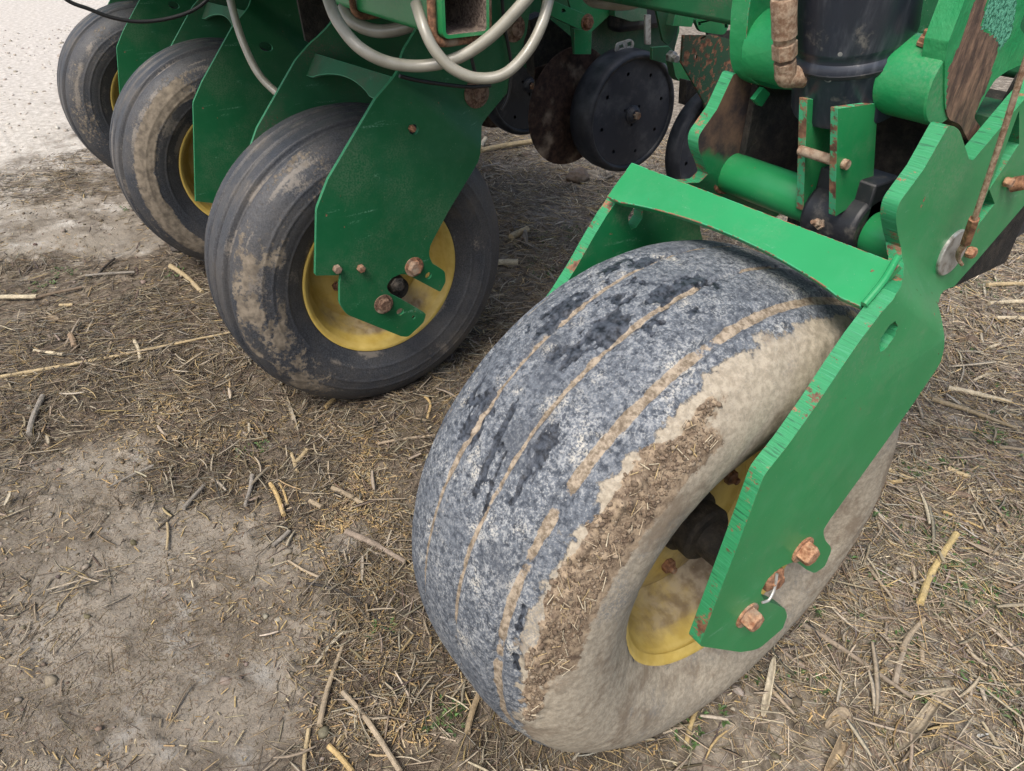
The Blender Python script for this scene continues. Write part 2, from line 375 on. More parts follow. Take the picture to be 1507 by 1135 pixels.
def ground_mat():
    t = NT('muddy_ground'); ya, ba = t.attr('yard'), t.attr('bare')
    n1 = t.noise(3.5, 6, .6); n2 = t.noise(26, 6, .7); n3 = t.noise(260, 4, .7); n4 = t.noise(9, 5, .6)
    mud = t.mix(t.ramp(n1, .35, .65), (.125, .104, .080), (.250, .220, .178))
    mud = t.mix(t.ramp(n2, .45, .72, 0, .7), mud, (.31, .27, .215))
    mud = t.mix(t.ramp(n4, .55, .72, 0, .75), mud, (.30, .285, .255))
    strw = t.mix(t.attr('pale'), t.mix(t.ramp(n2, .4, .65), (.075, .058, .042), (.19, .155, .115)), t.mix(t.ramp(n2, .4, .65), (.12, .10, .075), (.33, .29, .235)))
    base = t.mix(t.ramp(t.math('ADD', ba, t.math('MULTIPLY', t.math('SUBTRACT', n4, .5), .8)), .3, .7), strw, mud)
    base = t.mix(t.ramp(n3, .56, .72, 0, .6), base, (.36, .30, .21)); base = t.mix(t.ramp(n3, .28, .42, .5, 0), base, (.05, .04, .03))
    yd = t.mix(t.ramp(n2, .35, .7), (.40, .365, .315), (.60, .565, .51)); yd = t.mix(t.ramp(t.noise(48, 5, .7), .6, .72, 0, .8), yd, (.34, .29, .235))
    c = t.mix(t.ramp(t.math('ADD', ya, t.math('MULTIPLY', t.math('SUBTRACT', n4, .5), .9)), .3, .8), base, yd)
    nb = t.bump(n2, .6, .010); nb = t.bump(t.noise(110, 6, .75), .8, .005, nb)
    return t.out(c, .88, nb, spec=.25)
M['ground'] = ground_mat()
ground = mesh_np('ground', np.stack([gx, gy, gz], -1).reshape(-1, 3), F, M['ground'], smooth=True,
                 attrs=dict(pale=pale(gx.ravel(), gy.ravel()), yard=yard(gx.ravel(), gy.ravel()), bare=bare(gx.ravel(), gy.ravel())))
tag(ground, 'damp trampled mud turning to pale gravel in the yard behind', kind='structure')

# ------------------------------------------------------------------ planter root
planter = bpy.data.objects.new('seed_planter', None); link(planter)
tag(planter, 'green row-crop seed planter standing on four mud-caked tyres in steel forks', 'planter')
def E(name, loc=(0, 0, 0), parent=planter):
    o = bpy.data.objects.new(name, None); link(o, parent); o.location = loc; return o
def copy_tree(o, parent, dloc=(0, 0, 0)):
    c = o.copy(); COL.objects.link(c); c.parent = parent; c.location = Vector(o.location)+Vector(dloc)
    for ch in o.children: 
        d = ch.copy(); COL.objects.link(d); d.parent = c
    return c

# ------------------------------------------------------------------ wheels
def chaikin(P, k=2):
    P = np.array(P, float)
    for _ in range(k):
        Q = [P[0]]
        for a, b in zip(P[:-1], P[1:]): Q += [a*.75+b*.25, a*.25+b*.75]
        Q.append(P[-1]); P = np.array(Q)
    return P
BASE = np.array([(0, .385), (.04, .384), (.075, .376), (.1, .358), (.117, .33), (.123, .30), (.12, .265), (.108, .235), (.1, .214), (.085, .206)])
def tyre_profile(R, ws, m):
    P = np.array([(x*ws, r if r < .236 else .235+(r-.235)*(R-.235)/.15) for x, r in BASE])
    P = np.concatenate([P[::-1]*[-1, 1], P[1:]]); P = chaikin(P, 3)
    s = np.r_[0, np.cumsum(np.hypot(*np.diff(P, axis=0).T))]; q = np.linspace(0, s[-1], m)
    return np.stack([np.interp(q, s, P[:, 0]), np.interp(q, s, P[:, 1])], -1)
def tyre_mesh(name, R, ws, grooves, m, nth, hero, parent, seed=0, mudk=(1, 0)):
    P = tyre_profile(R, ws, m); T = np.gradient(P, axis=0); T /= np.linalg.norm(T, axis=1)[:, None]; N = np.stack([-T[:, 1], T[:, 0]], -1)
    if N[m//2, 1] < 0: N = -N
    th = np.linspace(0, 2*np.pi, nth, endpoint=False)
    x = np.repeat(P[:, 0], nth); r = np.repeat(P[:, 1], nth); a = np.tile(th, m); nx = np.repeat(N[:, 0], nth); nr = np.repeat(N[:, 1], nth)
    deg = np.degrees(a)
    p3 = np.stack([x, r*np.cos(a), r*np.sin(a)], -1)
    cyl = np.stack([x, np.cos(a)*R, np.sin(a)*R], -1)
    disp = np.zeros_like(x); gro = np.zeros_like(x)
    wob = (fbm(cyl*[0, 5, 5], 2, seed+3)-.5)*.010
    onr = r > R-.06
    for g, gw, gd in grooves:
        d = np.abs(x-g-wob*.6); wv_ = fbm(np.stack([np.cos(a)*7, np.sin(a)*7, a*0+g*50], -1), 3, seed+int(g*1000) % 97)
        gwn = gw*(.55+.8*fbm(np.stack([np.cos(a)*16, np.sin(a)*16, a*0+g*31], -1), 3, seed+77)) if hero else gw; k = sstep(gwn*1.35, gwn*.8, d)*onr; kc = sstep(gwn*1.05, gwn*.6, d)*onr
        amt = sstep(.28, .50, wv_)
        disp -= k*gd*(1.35-.5*amt if hero else 1); gro = np.maximum(gro, kc*(.35+.65*amt) if hero else k*amt*.45)
    attrs = {}
    big = fbm(p3*9, 3, seed+40)
    disp += (big-.5)*.003 + (fbm(p3*60, 2, seed+41)-.5)*(.0012 if hero else .0006)
    if hero:
        # torn black scuffs near the top, and three long slashes
        zone = sstep(86, 98, deg)*sstep(158, 138, deg)*sstep(-.125, -.08, x)*sstep(.085, .05, x)
        q = np.stack([x*46, r*np.cos(a)*24, r*np.sin(a)*24], -1); nn = fbm(q, 4, seed+50, .6)
        scu = sstep(.535, .585, nn)*zone
        for (x0, x1, d0, d1, wd) in ((-.020, .004, 133, 152, .007), (.010, .032, 140, 156, .004), (.052, .060, 136, 147, .004), (.128, .133, 160, 169, .004), (.132, .139, 171, 177, .0045)):
            tt = np.clip((deg-d0)/(d1-d0), 0, 1); cx = x0+(x1-x0)*tt
            scu = np.maximum(scu, sstep(wd, wd*.5, np.abs(x-cx)+(fbm(p3*90, 2, 9)-.5)*.006)*sstep(d0-1, d0+2, deg)*sstep(d1+1, d1-3, deg))
        disp += -scu*.0028 + scu*(fbm(p3*95, 3, seed+51)-.5)*.010
        side = sstep(.128, .150, x+(fbm(p3*24, 5, 61, .65)-.5)*.055)
        mudn = fbm(p3*22, 4, seed+60, .6)
        xe = x+(fbm(p3*26, 5, 66, .65)-.5)*.036; band = np.exp(-((xe-.155)/.0085)**2)*(x > .11)*(r > .33)
        mud = band*sstep(.36, .48, fbm(p3*7, 4, 77))*(.25*sstep(60, 80, deg)+.75*sstep(104, 122, deg))*sstep(200, 180, deg)
        # brown smears further down the sidewall
        sm = sstep(.53, .60, fbm(np.stack([x*7, p3[:, 1]*7, p3[:, 2]*7], -1), 3, 88))*(x > .15)*sstep(.31, .345, r)*sstep(95, 120, deg)
        disp += mud*(sstep(.35, .75, mudn)*.014+.001+(fbm(p3*85, 5, 63, .72)-.5)*.020) + sm*.0015 + side*(fbm(p3*60, 3, 64)-.5)*.0010+side*.0008
        attrs = dict(mud=np.clip(mud*1.1+sm*.75, 0, 1), groove=gro, scuff=scu, dust=side)
    else:
        st = fbm(np.stack([x*70, a*0, a*2], -1), 3, seed+70)
        streak = (sstep(.45, .7, st)*.42+.22*(x > .1*ws)+gro*.5)*(.4+1.1*sstep(.35, .65, fbm(p3*9, 4, seed+90)))
        zone = sstep(.098, .122, x+(fbm(p3*12, 3, seed+7)-.5)*.05)*sstep(.245, .30, r+(fbm(p3*9, 3, seed+8)-.5)*.07)
        ang = sstep(92, 125, deg)*sstep(250, 222, deg)
        mud = zone*ang*mudk[0]*(.22+.72*sstep(.36, .70, fbm(p3*np.array([22, 8, 8]), 5, seed+9, .68)))
        mud = np.maximum(mud, mudk[1]*ang*sstep(.285, .30, r+(fbm(p3*11, 3, seed+18)-.5)*.05)*(x > .1)*sstep(.365, .35, r)*.85)
        disp += np.clip(mud, 0, 1)*(.0015+(fbm(p3*70, 3, seed+11)-.5)*.004)
        # moulded ribs on the sidewall
        for rr in (.262, .30, .325): disp += .0016*np.exp(-((r-rr)/.0035)**2)*(np.abs(x) > .08*ws)
        attrs = dict(mud=np.clip(mud, 0, 1), streak=streak)
    # the tyre flattens where it stands
    X = x+disp*nx; Rr = r+disp*nr; yy = Rr*np.cos(a); zz = Rr*np.sin(a)
    low = -(R-.012); k = np.clip(low-zz, 0, .05); zz = np.maximum(zz, low); X = X*(1+k*1.2)
    I = np.arange(m*nth).reshape(m, nth); J = np.roll(I, -1, 1)
    F = np.stack([I[:-1], I[1:], J[1:], J[:-1]], -1).reshape(-1, 4)
    if hero:
        pr2 = np.where(attrs['mud']*(x < .176) > .55)[0]; g2 = np.random.default_rng(4); sel = g2.choice(pr2, 4200); Pn = np.stack([X, yy, zz], -1)[sel]+g2.normal(0, .0008, (4200, 3)); rr = np.exp(g2.normal(math.log(.00105), .55, 4200)).clip(.0004, .0042)
        b2 = bmesh.new(); bmesh.ops.create_icosphere(b2, subdivisions=1, radius=1); i2 = np.array([v.co[:] for v in b2.verts]); f2_ = np.array([[v.index for v in f.verts] for f in b2.faces]); b2.free()
        Vc = Pn[:, None]+i2[None]*rr[:, None, None]*(1+g2.uniform(-.55, .55, (4200, len(i2), 1)))
        tc = np.array([(.15, .11, .075), (.20, .15, .105), (.13, .092, .063), (.27, .215, .155)])[g2.integers(0, 4, 4200)]
        mc_ = mesh_np('mud_crumbs', Vc.reshape(-1, 3), (f2_[None]+np.arange(4200)[:, None, None]*len(i2)).reshape(-1, 3), M['crumb'], parent, smooth=False, attrs=dict(tint=np.repeat(tc, len(i2), 0))); mc_['kind'] = 'stuff'
        sel = g2.choice(pr2, 150); Pn = np.stack([X, yy, zz], -1)[sel]; out_ = np.stack([nx[sel], nr[sel]*np.cos(a[sel]), nr[sel]*np.sin(a[sel])], -1)
        dr = g2.normal(0, 1, (150, 3)); dr -= out_*(dr*out_).sum(1, keepdims=True)*.7; dr /= np.linalg.norm(dr, axis=1)[:, None]; sd_ = np.cross(dr, out_); Ls = g2.uniform(.003, .011, (150, 1)); ws_ = g2.uniform(.0004, .001, (150, 1)); o_ = Pn+out_*.0022
        Vs = np.stack([o_-dr*Ls-sd_*ws_, o_-dr*Ls+sd_*ws_, o_-dr*Ls+out_*ws_, o_+dr*Ls-sd_*ws_, o_+dr*Ls+sd_*ws_, o_+dr*Ls+out_*ws_], 1)
        fs = np.array([(0, 1, 4, 3), (1, 2, 5, 4), (2, 0, 3, 5)])
        sb = mesh_np('straw_bits', Vs.reshape(-1, 3), (fs[None]+np.arange(150)[:, None, None]*6).reshape(-1, 4), M['crumb'], parent, attrs=dict(tint=np.repeat(np.array([(.50, .38, .20), (.40, .32, .22), (.58, .50, .36)])[g2.integers(0, 3, 150)], 6, 0))); sb['kind'] = 'stuff'
    return mesh_np(name, np.stack([X, yy, zz], -1), F, M['tyre_hero' if hero else 'tyre'], parent, smooth=True, attrs=attrs)
def rim_mesh(fx, fr, parent, dish):
    mb = MB(); s = fr
    prof = [(-fx, s-.03), (-fx, s), (-fx+.008, s+.001), (-fx+.014, s-.010), (-fx+.05, s-.02), (-.03, s-.035), (dish-.03, s-.035), (dish-.01, s-.05),
            (dish+.012, s-.075), (dish+.012, .075), (dish+.004, .066), (dish+.004, .0)]
    mb.lathe([(a, b) for a, b in prof], n=96, caps=False)
    mb2 = [(dish+.012, s-.075), (dish, s-.052), (dish+.012, s-.036), (fx-.055, s-.032), (fx-.045, s-.020), (fx-.02, s-.014), (fx-.013, s-.010), (fx-.008, s-.002), (fx-.002, s+.0035), (fx+.004, s+.004), (fx+.0045, s-.001), (fx+.001, s-.005), (fx-.006, s-.012)]
    mb.lathe(mb2, n=96, caps=False)
    V = np.array(mb.v); ang = np.degrees(np.arctan2(V[:, 2], V[:, 1])) % 360; rad = np.hypot(V[:, 1], V[:, 2])
    dirt = np.clip(.25+.5*(rad < fr-.02)*np.sin(np.radians(-ang)).clip(0, 1)+.35*(rad < fr-.03)*(V[:, 0] < fx-.03), 0, 1)
    rim = mb.build('rim', M['rim'], parent, angle=50)
    for k in range(6):
        th = k*math.pi/3+.35; c = (dish+.010, .105*math.cos(th), .105*math.sin(th))
        MB().lathe([(0, .013), (.012, .013), (.014, .009), (.014, .007), (.022, .006), (.022, 0)], c, n=6).build('lug_nut', M['rust'], parent)
    return rim
def hub_mesh(parent, dish, end, mat):
    MB().lathe([(dish, .060), (dish+.03, .055), (dish+.035, .047), (dish+.062, .048), (dish+.068, .043), (dish+.070, .032), (end, .030)], n=36).build('hub', mat, parent)

wheel1 = E('wheel', (0, 0, .4204-.012)); tag(wheel1, 'wide worn tyre on a yellow rim, nearest the camera')
G1 = [(-.135, .005, .004), (-.058, .0048, .004), (.028, .0050, .0042), (.111, .0088, .0055)]
tyre_mesh('tyre', .4204, 1.494, G1, 260, 820, True, wheel1, 1)
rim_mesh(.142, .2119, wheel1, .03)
hub_mesh(wheel1, .03, .20, M['grease'])
wheel2 = E('wheel', (-1.1686, -.0024, .398-.012))
G2 = [(-.085, .008, .010), (-.03, .008, .010), (.028, .008, .011), (.086, .011, .015)]
tyre_mesh('tyre', .398, 1.269, G2, 250, 420, False, wheel2, 5)
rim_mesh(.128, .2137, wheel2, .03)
hub_mesh(wheel2, .03, .215, M['grease'])
wheel3 = copy_tree(wheel2, planter, (-2.2338+1.1686, -.0292+.0024, 0)); wheel4 = copy_tree(wheel2, planter, (-3.3149+1.1686, -.0488+.0024, 0))
for wq, sd, mk in ((wheel3, 23, (.45, 1)), (wheel4, 31, (.55, 0))):
    old = [c for c in wq.children if c.name.startswith('tyre')][0]; nt = tyre_mesh('tyre', .398, 1.269, G2, 220, 320, False, wq, sd, mk); bpy.data.objects.remove(old)

# ------------------------------------------------------------------ fork plates
def rounded(pts):
    """[(u,v) or (u,v,r)] -> polygon with rounded corners"""
    out = []; n_ = len(pts)
    for i, p in enumerate(pts):
        if len(p) < 3: out.append(p[:2]); continue
        a = np.array(pts[i-1][:2], float); b = np.array(p[:2], float); c = np.array(pts[(i+1) % n_][:2], float); r = p[2]
        da = (a-b); la = np.linalg.norm(da); dc = (c-b); lc = np.linalg.norm(dc); r = min(r, la*.48, lc*.48)
        A = b+da/la*r; C_ = b+dc/lc*r
        for t in (0, .25, .5, .75, 1): out.append(tuple((1-t)**2*A+2*t*(1-t)*b+t*t*C_))
    return out
def trace(pts, xf):
    """photo outline -> (y,z) on a bent plate whose outer face is x = xf(y,z)"""
    out = []
    for (u, v) in rounded(pts):
        x = xf(0, .5)
        for _ in range(40): q = X_(u, v, x); x = .5*x+.5*xf(q[1], q[2])
        out.append((q[1], q[2]))
    return out
def disc(c, r, n_=14, sy=1, sz=1): return [(c[0]+r*sy*math.cos(2*math.pi*k/n_), c[1]+r*sz*math.sin(2*math.pi*k/n_)) for k in range(n_)]
def plate(name, poly, xf, t, mats, parent, holes=(), cut=None, bev=.0016, side=1):
    loops = [[Vector((0, y, z)) for y, z in poly]]+[[Vector((0, y, z)) for y, z in h] for h in holes]
    tri = tessellate_polygon([[Vector((p.y, p.z, 0)) for p in L] for L in loops]); flat = [p for L in loops for p in L]
    bm = bmesh.new(); vs_ = [bm.verts.new(p) for p in flat]
    for f in tri:
        try: bm.faces.new([vs_[i] for i in f])
        except ValueError: pass
    bmesh.ops.dissolve_limit(bm, angle_limit=.01, verts=bm.verts, edges=bm.edges) if not holes else None
    if cut:
        nn, ds = cut
        for d in ds: bmesh.ops.bisect_plane(bm, geom=bm.verts[:]+bm.edges[:]+bm.faces[:], plane_co=(0, nn[0]*d, nn[1]*d), plane_no=(0, nn[0], nn[1]))
    bm.normal_update()
    bm.verts.index_update(); bm.faces.index_update()
    n_ = len(bm.verts); outer = [(xf(v.co.y, v.co.z), v.co.y, v.co.z) for v in bm.verts]
    V = outer+[(x-side*t, y, z) for x, y, z in outer]; Fc = []; mi = []
    for f in bm.faces:
        ids = [v.index for v in f.verts]; Fc.append(ids); mi.append(0); Fc.append([i+n_ for i in reversed(ids)]); mi.append(0)
    for e in bm.edges:
        if len(e.link_faces) == 1:
            L = [l for l in e.link_loops][0]; a = L.vert.index; b = L.link_loop_next.vert.index
            Fc.append([b, a, a+n_, b+n_]); mi.append(1)
    bm.free()
    me = bpy.data.meshes.new(name); me.from_pydata(V, [], Fc)
    for m_ in mats: me.materials.append(m_)
    me.polygons.foreach_set('material_index', mi); 
    bm = bmesh.new(); bm.from_mesh(me); bmesh.ops.recalc_face_normals(bm, faces=bm.faces); bm.to_mesh(me); bm.free()
    me.polygons.foreach_set('use_smooth', np.ones(len(me.polygons), bool)); me.set_sharp_from_angle(angle=math.radians(28))
    ob = bpy.data.objects.new(name, me); link(ob, parent)
    if bev: bevel(ob, bev, 2, 45, 2 if len(mats) > 2 else -1)
    return ob
def bolt(c, r, h, mat, parent, ax=(1, 0, 0), washer=True, name='bolt', ph=.3):
    mb = MB()
    if washer: mb.lathe([(-.001, r*1.0), (-.001, r*1.35), (.003, r*1.35), (.003, r*.9)], c, ax, n=20)
    mb.lathe([(.002, r*.95), (.003, r), (h*.8, r), (h, r*.82), (h, 0)], c, ax, n=6, phase=ph)
    return mb.build(name, mat, parent, angle=30, bev=.0008)

NB = np.array([.545, .839])
XLO, XHI = .220, .158
def xf1(y, z):
    d = NB[0]*y+NB[1]*z; return XLO+(XHI-XLO)*float(sstep(.757, .835, np.array(d)))
OUT1 = [(1029, 951, 5), (1090, 960), (1116, 956, 10), (1152, 925), (1159, 906, 6), (1155, 896), (1140, 889), (1124, 884, 6), (1119, 872, 6), (1130, 852, 4), (1150, 834, 8), (1171, 826, 6), (1186, 838, 3), (1199, 844, 4), (1214, 834, 5),
        (1225, 807, 8), (1214, 795, 6), (1211, 781, 8), (1222, 764), (1340, 600), (1386, 532, 14), (1391, 500, 12), (1386, 470, 8), (1380, 446, 3), (1404, 422), (1435, 387), (1507, 303), (1640, 150), (1640, 0), (1507, 147), (1432, 236, 3), (1426, 234, 3),
        (1412, 190, 9), (1397, 183, 8), (1359, 250), (1322, 300, 12), (1318, 324, 10), (1326, 364), (1330, 387), (1330, 406, 10), (1325, 425, 10), (1298, 459), (1266, 501), (1237, 543), (1199, 600), (1160, 655), (1124, 700, 12), (1102, 760)]
P1 = trace(OUT1, xf1)
hq = X_(1306, 497, XLO); H1 = [(hq[1]+a*1.25, hq[2]+b*1.25) for a, b in ((-.010, -.006), (-.012, .004), (-.004, .015), (.004, .017), (.013, .008), (.013, -.004), (.004, -.014), (-.004, -.015))]
HS = trace([(1500, 162), (1478, 222), (1447, 300), (1436, 336), (1464, 300), (1456, 279), (1500, 212)], xf1)
CUT1 = (NB, np.linspace(.757, .835, 9))
fork1 = E('wheel_fork'); tag(fork1, 'bright green wheel fork of thick flame-cut plate over the nearest tyre')
plate('side_plate', P1, xf1, .021, (M['green'], M['edge'], M['chip']), fork1, holes=[H1, HS], cut=CUT1)
CX = -.012
def xf1m(y, z): return 2*CX-xf1(y, z)
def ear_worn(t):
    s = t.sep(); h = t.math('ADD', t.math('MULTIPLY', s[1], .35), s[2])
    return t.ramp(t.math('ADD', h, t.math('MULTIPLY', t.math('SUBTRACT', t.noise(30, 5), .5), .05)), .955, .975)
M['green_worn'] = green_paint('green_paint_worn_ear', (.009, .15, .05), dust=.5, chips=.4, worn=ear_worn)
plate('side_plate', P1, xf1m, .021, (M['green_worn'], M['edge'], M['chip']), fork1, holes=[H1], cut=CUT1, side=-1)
# arched cross plate welded between the two side plates, in front of the tyre's crown
def arch(pa, pb, pc, pd, xl, xr, depth, t, mats, parent, endw=.10):
    """pa,pb lower/upper (y,z) at the left end, pc,pd the same at the right; the lower side is cut to an arc"""
    n_ = 28; top = []; bot = []
    for i in range(n_+1):
        s = i/n_; lo = np.array(pa)*(1-s)+np.array(pc)*s; up = np.array(pb)*(1-s)+np.array(pd)*s; x = xl+(xr-xl)*s
        q = np.clip((s-endw)/(1-2*endw), 0, 1); k = depth*math.sin(math.pi*q)**.8 if 0 < q < 1 else 0
        lo2 = lo+(up-lo)*k; bot.append((x, *lo2)); top.append((x, *up))
    top = np.array(top); bot = np.array(bot); e = np.array([0, *(np.array(pb)-np.array(pa))]); nrm = np.cross([1, 0, 0], e); nrm /= np.linalg.norm(nrm)
    if nrm[2] < 0: nrm = -nrm
    V = np.concatenate([top, bot, top-nrm*t, bot-nrm*t]); m_ = n_+1; Fc = []; mi = []
    for i in range(n_):
        Fc.append((i, i+1, m_+i+1, m_+i)); mi.append(0); Fc.append((2*m_+i, 3*m_+i, 3*m_+i+1, 2*m_+i+1)); mi.append(0)
        Fc.append((i, 2*m_+i, 2*m_+i+1, i+1)); mi.append(1); Fc.append((m_+i, m_+i+1, 3*m_+i+1, 3*m_+i)); mi.append(1)
    Fc += [(0, m_, 3*m_, 2*m_), (n_, 2*m_+n_, 3*m_+n_, m_+n_)]; mi += [1, 1]
    ob = mesh_np('arch_plate', V, Fc, mats, parent, smooth=True, angle=30, midx=mi)
    bm = bmesh.new(); bm.from_mesh(ob.data); bmesh.ops.recalc_face_normals(bm, faces=bm.faces); bm.to_mesh(ob.data); bm.free(); ob.data.set_sharp_from_angle(angle=math.radians(30))
    bevel(ob, .0015, 2, 45, 2); return ob
a0 = X_(893, 290, -.225); a1 = X_(930, 239, -.225); a2 = X_(1270, 453, .200); a3 = X_(1318, 386, .190)
arch(a0[1:], a1[1:], a2[1:], a3[1:], -.226, .196, .30, .012, (M['green_arch'], M['green'], M['chip']), fork1, .07)
# bolts and castle nut of the axle
for (u, v, r) in ((1189, 815, .0165), (1107, 912, .0165)):
    q = X_(u, v, XLO+.010); bolt((XLO, q[1], q[2]), r, .021, M['rust_bright'], fork1)
q = X_(1143, 856, XLO+.004)
ax1 = MB().lathe([(-.04, .017), (-.004, .017), (-.004, .022), (.014, .021), (.018, .013), (.022, .012), (.022, 0)], (XLO-.012, q[1], q[2]), n=6).build('axle_nut', M['rust'], fork1, bev=.001)
MB().tube([(XLO+.004, q[1]-.006, q[2]+.02), (XLO+.009, q[1]-.01, q[2]), (XLO+.013, q[1]-.022, q[2]-.014), (XLO+.010, q[1]-.034, q[2]-.016)], .0022, 8).build('cotter_pin', M['zinc'], fork1)
MB().tube([a2+[0, 0, .004], (a2+a3)/2+[.003, 0, .006], a3+[0, 0, .006]], .0042, 10, 8).build('weld_bead', M['green_arch'], fork1)

# gauge forks ----------------------------------------------------------------
X2C = -1.1686; X2 = -.930; X2H = -.965
q1 = X_(600, 120, X2); q2 = X_(712, 215, X2); dv = np.array([q2[1]-q1[1], q2[2]-q1[2]]); N2 = np.array([-dv[1], dv[0]])/np.linalg.norm(dv)
if N2[1] < 0: N2 = -N2
D2 = float(N2@np.array([q1[1], q1[2]]))
def xf2(y, z): return X2+(X2H-X2)*float(sstep(D2-.02, D2+.06, np.array(N2[0]*y+N2[1]*z)))
OUT2 = [(464, 406, 3), (466, 308, 5), (483, 264), (552, 147, 4), (586, 103), (612, 45), (640, -60), (790, -60), (775, 50), (753, 104), (750, 132, 6), (709, 183, 4), (708, 216, 6), (705, 236, 6), (694, 255), (660, 311), (633, 362, 8), (631, 376, 6), (637, 389, 4), (645, 393, 4), (655, 400, 4), (656, 415, 4), (648, 430, 3),
        (612, 411, 4), (602, 405), (591, 403, 5), (575, 410, 6), (568, 424, 6), (577, 434, 4), (591, 441), (627, 462, 3), (624, 474, 4), (601, 496, 4), (590, 495), (510, 463, 6), (500, 447, 5), (500, 415, 3), (502, 405)]
P2 = trace(OUT2, xf2)
fork2 = E('wheel_fork', (0, 0, 0)); tag(fork2, 'shade-darkened green fork of bent plate over a gauge wheel')
def h2(u, v, r): q = X_(u, v, X2); return disc((q[1], q[2]), r)
plate('side_plate', P2, xf2, .010, (M['green_gauge_shaded'], M['edge_g'], M['chip_g']), fork2, cut=(N2, np.linspace(D2-.02, D2+.06, 8)), bev=.001,
      holes=[h2(630.6, 406, .009), h2(589, 459, .010), h2(609, 467, .005), h2(609, 191, .012)])
def xf2m(y, z): return 2*X2C-xf2(y, z)
ho = X_(478, 130, 2*X2C-X2H); 
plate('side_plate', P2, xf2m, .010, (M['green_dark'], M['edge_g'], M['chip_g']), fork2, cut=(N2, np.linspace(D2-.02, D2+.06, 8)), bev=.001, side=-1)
bL, bU, cL, cU = X_(452, 112, -1.39), X_(465, 79, -1.39), X_(554, 146, -.945), X_(575, 112, -.945)
arch(bL[1:], bU[1:], cL[1:], cU[1:], -1.398, -.941, .45, .008, (M['green_dark'], M['green_dark'], M['chip_g']), fork2, .10)
for (u, v, r, mt) in ((496, 396, .011, 'rust2'), (531, 395, .010, 'rust'), (611, 394, .019, 'rust'), (566, 449, .019, 'rust2'), (606, 189, .008, 'rust')):
    q = X_(u, v, X2+.006); bolt((X2, q[1], q[2]), r, .016, M[mt], fork2, washer=r > .015)
q = X_(586, 420, X2); MB().lathe([(-.03, .020), (.004, .020), (.006, .013), (.016, .012), (.016, 0)], (X2-.004, q[1], q[2]), n=6).build('axle_nut', M['grease'], fork2, bev=.001)
q = X_(703, 138, X2H+.006); MB().lathe([(0, .034), (.004, .034), (.006, .030), (.006, .018), (.020, .017), (.022, .012), (.022, 0)], (X2H, q[1], q[2]), n=24).build('pivot_bolt', M['rust2'], fork2)
q = X_(758, 42, X2H+.006); MB().lathe([(0, .030), (.004, .030), (.006, .018), (.018, .016), (.018, 0)], (X2H, q[1], q[2]), n=24).build('pivot_bolt', M['rust2'], fork2)
# pivot tubes that carry the fork from the frame
q = X_(703, 138, X2H-.03); MB().lathe([(-.41, .022), (0, .022)], (X2H-.012, q[1], q[2]), n=20).build('pivot_tube', M['green_dark'], fork2)
fork3 = copy_tree(fork2, planter, (-2.2338+1.1686, .024, 0)); fork4 = copy_tree(fork2, planter, (-3.3149+1.1686, .0, 0))
OUT3 = [(452, 500)]+[(462, 308, 5)]+OUT2[2:-3]+[(505, 500)]
P3 = trace(OUT3, xf2)
def h3(u, v): q = X_(u, v, X2); return [(q[1]+.026*math.cos(a)*.8+.010*math.sin(a)*.6, q[2]-.026*math.cos(a)*.35+.013*math.sin(a)) for a in [2*math.pi*k/16 for k in range(16)]]
pl3 = plate('side_plate', P3, xf2, .010, (M['green_gauge_shaded'], M['edge_g'], M['chip_g']), fork3, cut=(N2, np.linspace(D2-.02, D2+.06, 8)), bev=.001, holes=[h3(612, 185)])
pl4 = pl3.copy(); COL.objects.link(pl4); pl4.parent = fork4
for fk in (fork3, fork4):
    sp = sorted([c for c in fk.children if c.data and c.data.name.startswith('side_plate')], key=lambda c: c.data.vertices[0].co.x)
    for c in list(fk.children):
        if c is pl3 or c is pl4: continue
        if c.name.startswith('side_plate') and max(v.co.x for v in c.data.vertices) > X2-.02: bpy.data.objects.remove(c)
        elif c.name.startswith('bolt') and c.data.vertices[0].co.z > -9 and (abs(sum(v.co.z for v in c.data.vertices)/len(c.data.vertices)-X_(606, 189, X2)[2]) < .02 or abs(sum(v.co.z for v in c.data.vertices)/len(c.data.vertices)-X_(510, 396, X2)[2]) < .012): bpy.data.objects.remove(c)
tag(fork2, 'green fork of bent plate over the second tyre'); tag(fork3, 'shade-darkened green fork over the third tyre'); tag(fork4, 'shade-darkened green fork over the farthest tyre')

# ------------------------------------------------------------------ lift cylinder and its linkage over the nearest wheel
def pipe_x(name, x0, x1, y, z, r, mat, parent, n=28, inner=0):
    pr_ = [(x0, r*.96), (x0+.002, r), (x1-.002, r), (x1, r*.96)]
    return MB().lathe(pr_, (0, y, z), n=n).build(name, mat, parent)
def flat(name, pts, x, t, mats, parent, holes=(), bev=.001, side=1):
    poly = [(q[1], q[2]) for q in (X_(u, v, x) for u, v in rounded(pts))]
    hs = [[(q[1], q[2]) for q in (X_(u, v, x) for u, v in h)] for h in holes]
    return plate(name, poly, lambda y, z: x, t, mats, parent, holes=hs, bev=bev, side=side)
lift = E('lift_linkage'); GM = (M['green'], M['edge'], M['chip']); GD = (M['green_dark'], M['green_dark'], M['chip_g'])
GC = (M['green'], M['chip'], M['chip'])
cyl = E('hydraulic_cylinder')
A = Vector((0, -.29, .957)).normalized(); C0 = Vector(tuple(X_(1250, 118, 0)))
MB().lathe([(-.034, .060), (-.032, .068), (-.026, .0700), (.030, .0700), (.034, .0722), (.040, .0732), (.046, .0722), (.050, .0692), (.056, .0692), (.060, .0715), (.064, .0725), (.34, .0725), (.35, .060)], C0, A, n=72).build('barrel', M['black'], cyl)
MB().lathe([(.0335, .0718), (.0345, .0730), (.0385, .0740), (.0395, .0735)], C0, A, n=72).build('weld_ring', M['black_bracket'], cyl)
